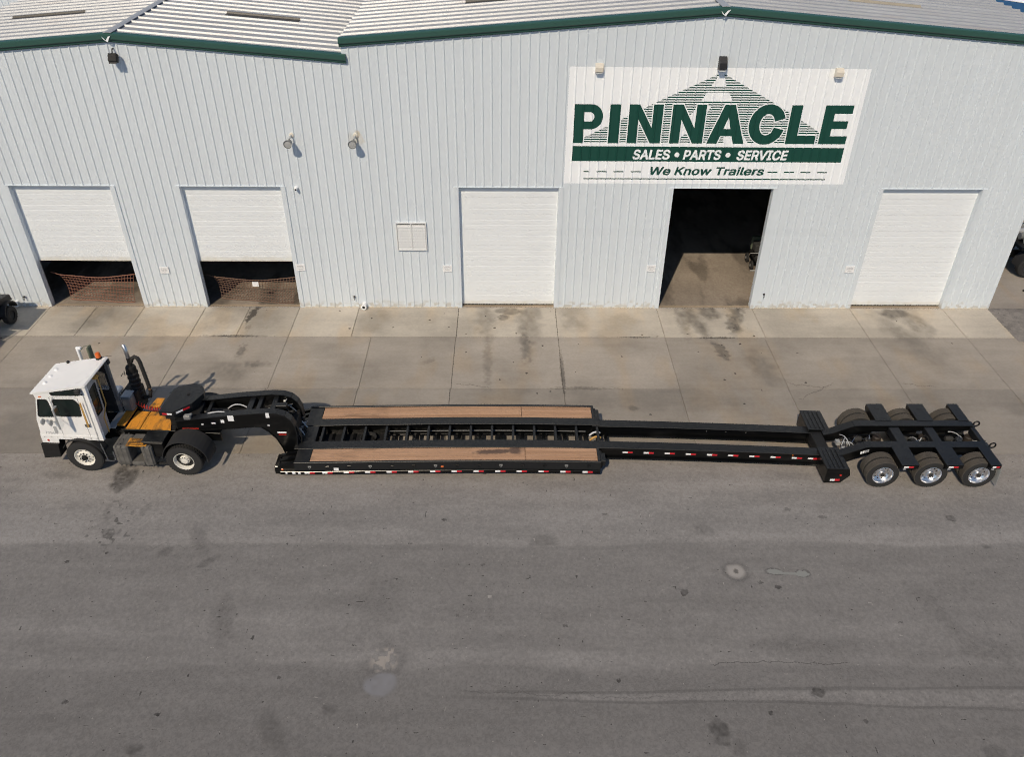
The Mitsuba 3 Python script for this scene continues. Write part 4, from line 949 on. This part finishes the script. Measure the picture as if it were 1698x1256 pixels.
kp('door_seam', box(-2.505, -2.497, T0 - .003, T0 + .001, 1.13, 1.60), 'rubber')
for s0, s1, z0, z1 in ((-3.285, -3.273, 1.27, 2.60), (-2.49, -2.478, 1.63, 2.62), (-3.27, -2.50, 2.605, 2.615)):
    kp('door_seam', box(s0, s1, T0 - .002, T0 + .001, z0, z1), 'grey_paint')
for q in range(9):
    kp('rivet', lathe([(0, -.006), (.012, -.004), (.014, 0)], 'y', 8, (-3.85 + .19 * q, T0 - .0125, 1.19)), 'pale_grey')
kp('rain_gutter', prism([(-2.31, 1.12), (-2.285, 1.12), (-2.265, 2.95), (-2.29, 2.95)], T0 - .012, T0 - .001, 'xz'), 'pale_grey')
kp('number', cat([meshkit.text_mesh('73861', .085, .003).apply_transform(trimesh.transformations.rotation_matrix(math.pi / 2, (1, 0, 0))).apply_translation((-3.79, T0 - .001, 1.30))]), 'print_grey')
kp('handle_recess', box(-3.49, -3.40, T0 - .012, T0, 1.34, 1.58, .01), 'pale_grey')
kp('skirt_seam', box(-3.93, -2.27, T0 - .012, T0 - .001, 1.245, 1.262), 'cab_paint')
kp('side_marker', lathe([(0, -.012), (.03, -.01), (.035, 0)], 'y', 12, (-3.78, T0 - .002, 1.06)), 'red_hose')
kp('side_marker', box(-3.56, -3.49, T0 - .012, T0 - .001, 2.60, 2.63), 'amber')
kp('work_lamp', cat([box(-2.42, -2.28, T0 - .14, T0 - .03, 2.83, 2.97, .02), tube([(-2.33, T0 - .1, 2.83), (-2.30, T0 - .02, 2.74)], .02, 6)]), 'interior_dark')
kp('tail_lamp', box(-2.25, -2.13, T1 - .06, T1 + .07, 2.82, 2.98, .02), 'interior_dark')
# near mirrors
kp('mirror_arm', tube([(-3.18, T0, 2.60), (-3.10, T0 - .22, 2.58), (-3.02, T0 - .30, 2.5)], .014, 6), 'lamp_grey', smooth=50)
kp('mirror_arm', tube([(-3.22, T0, 1.90), (-3.05, T0 - .25, 1.86)], .014, 6), 'lamp_grey', smooth=50)
MR = kp('mirror', box(-3.05, -2.985, T0 - .40, T0 - .20, 1.78, 2.50, .02), 'lamp_grey')
kp('glass', box(-2.984, -2.980, T0 - .385, T0 - .215, 1.80, 2.48), 'mirror_glass', parent=MR)
for s_, z_ in ((-3.60, 1.86), (-3.38, 1.83)):
    m = lathe([(0, -.05), (.06, -.045), (.085, -.01), (.09, .01), (0, .02)], 'x', 18, (s_, T0 - .16, z_)); kp('convex_mirror', m, 'lamp_grey', smooth=45)
kp('mirror_arm', tube([(-3.72, T0, 1.86), (-3.60, T0 - .1, 1.84), (-3.25, T0 - .14, 1.85), (-3.18, T0, 1.87)], .010, 6), 'lamp_grey', smooth=50)
# far mirror on its white post
kp('far_mirror_post', cat([box(-3.19, -3.12, T1, T1 + .40, 2.64, 2.70, .01), box(-3.19, -3.12, T1 + .30, T1 + .40, 2.64, 3.12, .015), box(-3.2, -3.05, T1 + .31, T1 + .39, 3.06, 3.14, .01)]), 'plate_white')
kp('mirror_arm', tube([(-3.1, T1 + .35, 3.0), (-2.98, T1 + .37, 3.14), (-2.84, T1 + .38, 3.18), (-2.8, T1 + .38, 3.1)], .010, 6), 'olive', smooth=50)
kp('far_mirror', box(-2.86, -2.80, T1 + .27, T1 + .47, 2.66, 3.16, .015), 'olive')
kp('antenna', tube([(-2.35, T1 - .02, 3.06), (-2.0, T1 + .02, 3.10)], .006, 5), 'rubber')
BC = kp('beacon', lathe([(.0, 3.03), (.085, 3.03), (.085, 3.08), (.075, 3.085)], 'z', 20, (-2.36, T1 - .04, 0)), 'matt_black')
kp('lens', lathe([(.072, 3.085), (.072, 3.19), (.055, 3.225), (0, 3.235)], 'z', 20, (-2.36, T1 - .04, 0)), 'amber', smooth=45, parent=BC)
# bumper and front frame
kp('bumper', prism([(-4.05, .45), (-4.0, .97), (-3.50, .97), (-3.56, .50)], T0 - .07, T0 + .28, 'xz'), 'matt_black')
kp('bumper', prism([(-4.05, .45), (-4.0, .97), (-3.88, .97), (-3.92, .45)], T0 + .28, .95, 'xz'), 'matt_black')
for y in (-.47, .39):
    kp('chassis_rail', box(-3.9, .95, y, y + .08, .72, 1.0, .01), 'black_steel')
kp('engine_hood', box(-3.85, -2.4, T1 + .02, 1.0, .95, 1.55, .05), 'cab_paint')
kp('front_under', box(-3.3, -2.35, -.42, .39, .62, 1.05), 'matt_black')
# wheels
TRD, TWR = .525, .292
def truck_wheel(s_, y, w, sgn, cleats):
    h = w / 2; R = TRD
    Wk = kp('wheel', lathe([(.05, -.02), (.285, -.04), (.285, .0), (.05, .0)], 'y', 24, (s_, y - sgn * .02, R)), 'matt_black')
    kp('tyre', lathe([(.290, -h * .80), (.32, -h * .98), (R * .84, -h), (R * .95, -h * .92), (R * .965, -h * .75), (R * .965, h * .75), (R * .95, h * .92), (R * .84, h), (.32, h * .98), (.290, h * .80)], 'y', 56, (s_, y, R)), 'rubber', smooth=30, parent=Wk)
    if cleats:
        n = 40; bl = []
        for q in range(n):
            a = 2 * math.pi * q / n
            for side_ in (-1, 0, 1):
                b = box(-.022, .022, (side_ - .42) * h * .62, (side_ + .42) * h * .62, R * .955, R, .004)
                b.apply_transform(trimesh.transformations.rotation_matrix(a + (.06 if side_ == 0 else 0), (0, 1, 0))); b.apply_translation((s_, y, R)); bl.append(b)
        kp('tread', cat(bl), 'rubber', parent=Wk)
    else:
        kp('tread', cat([lathe([(R * .955, a + .003), (R, a + .006), (R, a + .045), (R * .955, a + .048)], 'y', 48, (s_, y, R)) for a in np.linspace(-h * .86, h * .86 - .05, 4)]), 'rubber', parent=Wk)
    return Wk
for y, sgn in ((-1.06, -1), (1.06, 1)):
    Wk = truck_wheel(FA, y, .27, sgn, False)
    face = y + sgn * .12
    kp('rim', lathe([(r, face - sgn * hh) for r, hh in ((.294, .0), (.298, -.012), (.285, -.014), (.27, .02), (.255, .06), (.20, .03), (.16, .0), (.13, .0), (.0, .0))], 'y', 48, (FA, 0, TRD)), 'steel_white', smooth=28, parent=Wk)
    for q in range(10):
        a = q * math.pi / 5
        kp('hand_hole', lathe([(0, 0), (.022, 0)], 'y', 12, (FA + .215 * math.cos(a), face + sgn * -.035, TRD + .215 * math.sin(a))), 'matt_black', parent=Wk)
        kp('wheel_nut', lathe([(.0, sgn * .028), (.016, sgn * .028), (.018, 0)], 'y', 8, (FA + .145 * math.cos(a + .3), face, TRD + .145 * math.sin(a + .3))), 'matt_black', parent=Wk)
    kp('hub', lathe([(0, sgn * .075), (.06, sgn * .07), (.085, sgn * .03), (.09, 0)], 'y', 20, (FA, face, TRD)), 'matt_black', smooth=40, parent=Wk)
    for yy, outer in ((sgn * 1.085, True), (sgn * .745, False)):
        Wk = truck_wheel(RA, yy, .28, sgn, True)
        if outer:
            face = yy + sgn * .125
            kp('rim', lathe([(r, face - sgn * hh) for r, hh in ((.294, .0), (.298, -.012), (.286, -.014), (.272, .02), (.26, .10), (.24, .155), (.20, .165), (.16, .15), (.145, .14), (.14, .06), (.12, .04), (0, .035))], 'y', 48, (RA, 0, TRD)), 'steel_white', smooth=28, parent=Wk)
            for q in range(10):
                a = q * math.pi / 5
                kp('wheel_nut', lathe([(.0, sgn * .022), (.014, sgn * .022), (.016, 0)], 'y', 8, (RA + .115 * math.cos(a), face - sgn * .038, TRD + .115 * math.sin(a))), 'dirty_grey', parent=Wk)
kp('front_axle', tube([(FA, -1.0, .5), (FA, 1.0, .5)], .06, 12), 'matt_black')
kp('rear_axle', cat([tube([(RA, -1.0, TRD), (RA, 1.0, TRD)], .09, 14), trimesh.creation.icosphere(2, .24).apply_translation((RA, 0, TRD))]), 'matt_black', smooth=40)
# fenders
def fender(s_, R0, a0, a1, y0, y1, z0, bsdf, t=.018):
    an = np.radians(np.linspace(a0, a1, 18))
    ring = [(s_ + R0 * math.cos(a), z0 + R0 * math.sin(a)) for a in an] + [(s_ + (R0 - t) * math.cos(a), z0 + (R0 - t) * math.sin(a)) for a in an[::-1]]
    return prism(ring, y0, y1, 'xz')
for y0, y1 in ((-1.20, -.56), (.56, 1.20)):
    FD = kp('rear_fender', fender(RA + .05, .66, -8, 178, y0, y1, .56, 'rubber'), 'rubber')
    kp('side_lip', prism(Polygon([(RA + .05 + .66 * math.cos(a), .56 + .66 * math.sin(a)) for a in np.radians(np.linspace(-5, 178, 20))] + [(RA + .05 + .60 * math.cos(a), .56 + .60 * math.sin(a)) for a in np.radians(np.linspace(178, -5, 20))]), y1 - .016 if y1 < 0 else y0, y1 if y1 < 0 else y0 + .016, 'xz'), 'rubber', parent=FD)
kp('front_fender', fender(FA, .62, 15, 150, -1.19, -.86, .55, 'rubber'), 'rubber')
kp('front_fender', fender(FA, .62, 15, 150, .86, 1.19, .55, 'rubber'), 'rubber')
kp('cab_step', cat([tube([(-2.30, -1.1, 1.0), (-2.22, -1.14, .45), (-1.98, -1.14, .45), (-2.02, -1.1, .72)], .016, 6), box(-2.27, -2.0, -1.2, -1.02, .44, .46)]), 'galvanised')
# deck plates
def plate(poly, z, rows_n, label=None):
    P = kp('deck_plate', prism(poly, z - .03, z, 'xy'), 'yellow_paint')
    x0, y0, x1, y1 = Polygon(poly).bounds if not isinstance(poly, Polygon) else poly.bounds
    pg = poly if isinstance(poly, Polygon) else Polygon(poly)
    bars = []
    for q in range(rows_n):
        yy = y0 + (q + .5) * (y1 - y0) / rows_n
        strip = pg.buffer(-.03).intersection(sbox(x0, yy - .008, x1, yy + .008))
        if not strip.is_empty: bars.append(prism(strip, z + .0005, z + .008, 'xy'))
    kp('grip_bar', cat(bars), 'yellow_paint', parent=P, kind='stuff')
    return P
plate([(-1.40, -.46), (-.50, -.46), (-.62, -.12), (-.92, .36), (-1.42, .36)], 1.06, 18)
plate([(-1.83, -.46), (-1.43, -.46), (-1.45, .36), (-1.83, .36)], 1.06, 18)
plate([(-2.12, -.40), (-1.86, -.40), (-1.86, .60), (-2.12, .60)], 1.13, 20)
plate([(-1.50, .44), (-1.18, .44), (-1.20, .92), (-1.44, .92)], 1.15, 12)
kp('deck_frame', box(-2.2, -.35, -.50, -.465, .78, 1.05, .01), 'black_steel')
kp('deck_under', box(-2.2, -.4, -.40, .38, .80, 1.02), 'matt_black')
# grey engine cover and air box behind the cab
kp('air_box', box(-2.16, -1.86, .24, .62, 1.12, 1.62, .04), 'grey_paint')
kp('air_box_lid', box(-2.15, -1.87, .25, .61, 1.625, 1.66, .02), 'pale_grey')
kp('radiator_frame', box(-2.25, -1.8, .50, 1.05, .9, 1.62, .02), 'matt_black')
# exhaust
kp('muffler', cat([lathe([(0, 1.15), (.13, 1.15), (.15, 1.20), (.15, 2.30), (.13, 2.36), (.06, 2.38)], 'z', 24, (-1.92, .85, 0))]), 'matt_black', smooth=35)
kp('heat_shield', cat([lathe([(.162, a), (.170, a + .01), (.170, a + .05), (.162, a + .06)], 'z', 24, (-1.92, .85, 0)) for a in np.arange(1.3, 2.25, .16)]), 'interior_dark')
kp('stack_pipe', tube([(-1.90, .85, 2.36), (-1.90, .85, 2.66)], .065, 16), 'matt_black', smooth=40)
kp('stack_elbow', tube([(-1.90, .85, 2.62), (-1.90, .85, 2.80), (-1.905, .86, 2.90), (-1.93, .89, 2.98), (-1.98, .93, 3.03)], .062, 16), 'galvanised', smooth=50)
kp('intake_pipe', tube([(-1.86, .86, 2.50), (-1.80, .86, 2.62), (-1.72, .87, 2.68), (-1.64, .87, 2.64), (-1.60, .87, 2.50), (-1.57, .87, 2.0), (-1.54, .87, 1.45), (-1.60, .87, 1.25), (-1.78, .86, 1.2)], .058, 14), 'rubber', smooth=50)
kp('pipe_clamp', lathe([(.066, -.03), (.066, .03)], 'z', 16, (-1.55, .87, 1.55)), 'galvanised')
kp('wire_bundle', tube([(-2.0, .40, 2.3), (-1.95, .46, 2.38), (-1.9, .44, 2.3), (-1.93, .5, 2.42)], .012, 6), 'rubber')
# red coiled air line
cl = []
for q in np.linspace(0, 1, 150):
    a = q * 2 * math.pi * 11
    cl.append((-2.10 + 1.05 * q, .60 - .38 * q + .055 * math.cos(a), 1.40 - .12 * q - .14 * 4 * q * (1 - q) + .055 * math.sin(a)))
kp('coiled_air_line', tube(cl, .012, 6), 'red_hose', smooth=60)
# tank and step assembly on the near side
for xa, xb in ((-1.95, -1.52), (-1.14, -.84)):
    TK2 = kp('step_tank', box(xa, xb, -1.18, -.56, .26, .97, .05), 'dirty_grey')
    for q in range(2):
        kp('band', box(xa + .08 + q * .14, xa + .12 + q * .14, -1.19, -.555, .25, .98, .01), 'dirty_grey', parent=TK2)
for q in range(4):
    kp('breather_hole', lathe([(0, 0), (.03, 0)], 'z', 10, (-1.85 + .11 * (q % 2), -1.05 + .2 * (q // 2), .972)), 'matt_black')
kp('step_well', cat([box(-1.52, -1.14, -.75, -.56, .30, .95), box(-1.52, -1.14, -1.17, -.75, .27, .40, .02)]), 'dirty_grey')
SP = kp('step_plate', box(-1.57, -.98, -1.13, -.80, .96, .985), 'yellow_paint', label='yellow slotted step plate')
for q in range(5):
    kp('slot', box(-1.52, -1.03, -1.09 + q * .062, -1.065 + q * .062, .986, .988), 'matt_black', parent=SP)
kp('battery_box', box(-1.10, -.50, -1.06, -.55, .52, 1.06, .03), 'black_steel')
kp('battery_lid', box(-1.12, -.48, -1.08, -.54, 1.062, 1.10, .015), 'black_steel')
kp('under_pipe', tube([(-1.95, -1.0, .24), (-.45, -1.0, .24), (-.4, -.9, .3)], .04, 8), 'matt_black')
# fifth wheel under the nose plate
kp('fifth_wheel', prism(Point(0, 0).buffer(.46, 24).difference(sbox(.05, -.06, .6, .06)), 1.02, 1.09, 'xy'), 'interior_dark')
kp('lift_boom', box(-.85, .3, -.30, .30, .86, 1.015, .02), 'matt_black')

# ---------------------------------------------------------------- vehicle at the left edge, nose to the wall
U = thing('utility_vehicle', 'dark utility vehicle parked nose to the wall at the left edge', 'utility vehicle')
UX = -1.50
def up(name, mesh, bsdf, smooth=False, parent=None):
    m = mesh.copy(); m.apply_translation((UX, 0, 0)); return put(parent or U, name, m, bsdf, smooth)
up('body', cat([prism([(-.9, .35), (-.9, .95), (-1.7, 1.02), (-2.0, .78), (-3.2, .72), (-3.3, 1.0), (-4.9, 1.0), (-4.9, .42), (-3.4, .32), (-2.0, .30)], -.46, .46, 'yz'), box(-.62, .62, -4.9, -3.45, .74, 1.08, .03)]), 'dark_bronze')
up('hood', prism([(-.74, .72), (-.80, .98), (-1.68, 1.16), (-1.78, .98)], -.62, .62, 'yz'), 'dark_bronze')
for sx in (-1, 1):
    for yy in (-1.22, -4.1):
        a = np.radians(np.linspace(10, 170, 12)); y0, y1 = sorted((sx * .46, sx * .76))
        up('fender', prism([(yy + .46 * math.cos(q), .42 + .46 * math.sin(q)) for q in a] + [(yy + .42 * math.cos(q), .42 + .42 * math.sin(q)) for q in a[::-1]], y0, y1, 'yz'), 'dark_bronze')
        Wk = up('wheel', lathe([(0, -.05), (.17, -.08), (.17, .08), (0, .05)], 'x', 20, (sx * .62, yy, .34)), 'interior_dark')
        up('tyre', lathe([(.165, -.11), (.25, -.13), (.32, -.11), (.34, -.08), (.34, .08), (.32, .11), (.25, .13), (.165, .11)], 'x', 32, (sx * .62, yy, .34)), 'rubber', smooth=30, parent=Wk)
    for ya, yb in ((-1.75, -2.2), (-3.35, -3.3)):
        up('roll_bar', tube([(sx * .6, ya, 1.0), (sx * .58, yb, 1.90)], .03, 10), 'matt_black', smooth=50)
    up('headlamp', lathe([(0, .03), (.06, .02), (.07, 0)], 'y', 14, (sx * .42, -.76, .84)), 'lens_grey', smooth=40)
up('seat', cat([box(-.55, .55, -3.1, -2.55, .75, .90, .04), box(-.55, .55, -3.22, -3.08, .85, 1.4, .04)]), 'interior_dark')
up('roof', box(-.70, .70, -3.55, -2.05, 1.90, 1.96, .02), 'dark_bronze')
up('windscreen', prism([(-1.76, 1.05), (-2.17, 1.86), (-2.18, 1.855), (-1.77, 1.045)], -.54, .54, 'yz'), 'tinted_glass')
up('steering_wheel', trimesh.creation.torus(.16, .015, 20, 8).apply_transform(trimesh.transformations.rotation_matrix(math.radians(50), (1, 0, 0))).apply_translation((-.28, -2.3, 1.15)), 'rubber', smooth=50)
t = thing('pipe_stub', 'short white pipe stub at the wall beside the dark utility vehicle', 'pipe')
put(t, 'pipe', tube([(-1.22, -.0, .22), (-1.22, -.10, .22), (-1.22, -.14, .06)], .05, 12, True), 'plate_white', smooth=45)

# ---------------------------------------------------------------- vehicle past the right corner
V = thing('parked_trailer', 'dark trailer with a bright wheel parked beyond the right corner', 'trailer')
def wheel_x(x, y, R, w):
    Wk = put(V, 'wheel', lathe([(0, -.06), (R * .55, -.1), (R * .55, .1), (0, .06)], 'y', 24, (x, y, R)), 'matt_black')
    put(Wk, 'tyre', lathe([(R * .56, -w * .42), (R * .85, -w * .5), (R * .97, -w * .4), (R, -w * .3), (R, w * .3), (R * .97, w * .4), (R * .85, w * .5), (R * .56, w * .42)], 'y', 40, (x, y, R)), 'rubber', smooth=30)
    put(Wk, 'rim', lathe([(R * .56, -w * .45), (R * .50, -w * .30), (R * .42, -w * .22), (R * .30, -w * .3), (R * .16, -w * .55), (0, -w * .58)], 'y', 36, (x, y, R)), 'alloy', smooth=30)
for k in range(3):
    wheel_x(39.05 + k * 1.3, 2.62, .52, .30)
    wheel_x(39.05 + k * 1.3, 4.75, .52, .30)
    put(V, 'fender', prism([(39.05 + k * 1.3 + .62 * math.cos(a), .55 + .62 * math.sin(a)) for a in np.radians(np.linspace(-2, 182, 18))] + [(39.05 + k * 1.3 + .58 * math.cos(a), .55 + .58 * math.sin(a)) for a in np.radians(np.linspace(182, -2, 18))], 2.35, 2.9, 'xz'), 'rubber')
put(V, 'chassis', cat([box(38.2, 46, 3.0, 3.15, .7, 1.0, .01), box(38.2, 46, 4.2, 4.35, .7, 1.0, .01)]), 'black_steel')
put(V, 'deck', box(38.35, 46, 2.45, 4.9, 1.26, 1.40, .02), 'black_steel')
for k in range(4):
    put(V, 'cargo_bundle', tube([(38.6, 2.8 + .45 * k, 1.55), (45.5, 2.8 + .45 * k, 1.55)], .14, 14), ('pale_grey', 'grey_paint', 'lamp_grey', 'grey_paint')[k], smooth=40)
t = thing('black_hose', 'short length of black hose lying on the pavement by the right corner', 'hose')
put(t, 'hose', tube([(38.35, 1.42, .03), (38.45, 1.1, .03), (38.62, .78, .03), (38.8, .5, .03), (39.1, .3, .03)], .035, 8), 'rubber', smooth=60)

# ---------------------------------------------------------------- far yard, top right
t = thing('box_trailer', 'blue sided trailer with a white roof standing behind the right eave', 'trailer')
BX = trimesh.transformations.rotation_matrix(math.radians(-48), (0, 0, 1)); BX[:3, 3] = (57.2, 41.6, 0)
def bp(name, mesh, bsdf, smooth=False):
    m = mesh.copy(); m.apply_transform(BX); put(t, name, m, bsdf, smooth)
bp('body', box(-5.5, 5.5, -1.3, 1.3, 1.0, 3.55, .03), 'blue_paint'); bp('roof', box(-5.55, 5.55, -1.33, 1.33, 3.553, 3.65, .02), 'sign_white')
for sx in (3.2, 4.4):
    for sy in (-1.1, 1.1):
        bp('wheel', lathe([(0, -.14), (.4, -.14), (.5, -.1), (.5, .1), (.4, .14), (0, .14)], 'y', 24, (sx, sy, .5)), 'rubber', smooth=30)
bp('landing_leg', box(-3.6, -3.4, -.8, .8, .02, 1.0), 'matt_black')
def car(x, y, rot, bsdf, label):
    t = thing('parked_car', label, 'car', None)
    M = trimesh.transformations.rotation_matrix(math.radians(rot), (0, 0, 1)); M[:3, 3] = (x, y, 0)
    def cp(name, mesh, bs, smooth=False, parent=None):
        m = mesh.copy(); m.apply_transform(M); return put(parent or t, name, m, bs, smooth)
    body = [(-2.25, .35), (-2.3, .75), (-2.15, .92), (-1.1, 1.0), (1.5, 1.0), (2.2, .88), (2.3, .6), (2.25, .35)]
    cp('body', prism(body, -.88, .88, 'xz'), bsdf, 30)
    cp('cabin', prism([(-1.5, .99), (-.75, 1.46), (.75, 1.46), (1.55, .99)], -.74, .74, 'xz'), 'tinted_glass')
    cp('roof', prism([(-.8, 1.45), (-.7, 1.50), (.7, 1.50), (.8, 1.45)], -.70, .70, 'xz'), bsdf)
    for sx in (-1.4, 1.4):
        for sy in (-.8, .8):
            cp('wheel', lathe([(0, -.1), (.2, -.1), (.33, -.08), (.33, .08), (.2, .1), (0, .1)], 'y', 20, (sx, sy, .33)), 'rubber', 30)
    for sy in (-.6, .6):
        cp('headlamp', box(-2.31, -2.26, sy - .16, sy + .16, .66, .78), 'lens_grey')
car(63.2, 57.6, -40, 'car_dark', 'dark green car parked in the far yard by the fence')
car(66.8, 58.4, -35, 'car_dark', 'dark green car in the far yard at the right edge')
car(60.3, 62.6, 30, 'matt_black', 'black car behind the blue sided trailer in the far yard')
t = thing('yard_fence', 'dark low fence along the far dirt yard', 'fence')
for k in range(14):
    x, y = 56.5 + k * .95, 66.5 - k * .55
    put(t, 'post', box(x - .05, x + .05, y - .05, y + .05, 0, 1.5), 'dark_bronze')
put(t, 'rail', tube([(56.5, 66.5, 1.3), (68.85, 59.35, 1.3)], .10, 6), 'dark_bronze'); put(t, 'rail', tube([(56.5, 66.5, .7), (68.85, 59.35, .7)], .10, 6), 'dark_bronze')
def tree(x, y, h, r, leaf, label):
    t = thing('yard_tree', label, 'tree', None)
    R_ = np.random.RandomState(int(x * 7 + y))
    put(t, 'trunk', cat([tube([(x, y, 0), (x + .1, y, h * .4), (x, y + .1, h * .7)], [.28, .2, .1], 9)] + [tube([(x, y, h * .4), (x + r * .6 * math.cos(a), y + r * .6 * math.sin(a), h * .7)], [.12, .04], 6) for a in np.linspace(0, 5.4, 6)]), 'bark', 40)
    n = 2600; c = R_.normal(size=(14, 3)); c /= np.linalg.norm(c, axis=1, keepdims=True); c = c * R_.uniform(.4, .8, (14, 1)) * [r, r, h * .3] + [x, y, h * .68]
    ctr = c[R_.randint(0, 14, n)] + R_.normal(size=(n, 3)) * [r * .22, r * .22, h * .09]
    d = R_.normal(size=(n, 2, 3)); d /= np.linalg.norm(d, axis=2, keepdims=True)
    v = np.stack([ctr - d[:, 0] * .16, ctr + d[:, 1] * .12, ctr + d[:, 0] * .16, ctr - d[:, 1] * .12], 1).reshape(-1, 3); q = np.arange(n)[:, None] * 4
    put(t, 'crown', trimesh.Trimesh(v, np.vstack([q + [0, 1, 2], q + [0, 2, 3]]), process=False), leaf)
tree(68.5, 67.0, 7.0, 3.2, 'leaf', 'dark green tree at the far right behind the yard fence')
tree(63.5, 70.0, 6.0, 2.8, 'leaf_autumn', 'reddish brown tree behind the far yard fence')
tree(74.0, 66.0, 7.5, 3.4, 'leaf', 'dark green tree beyond the right edge of the yard')
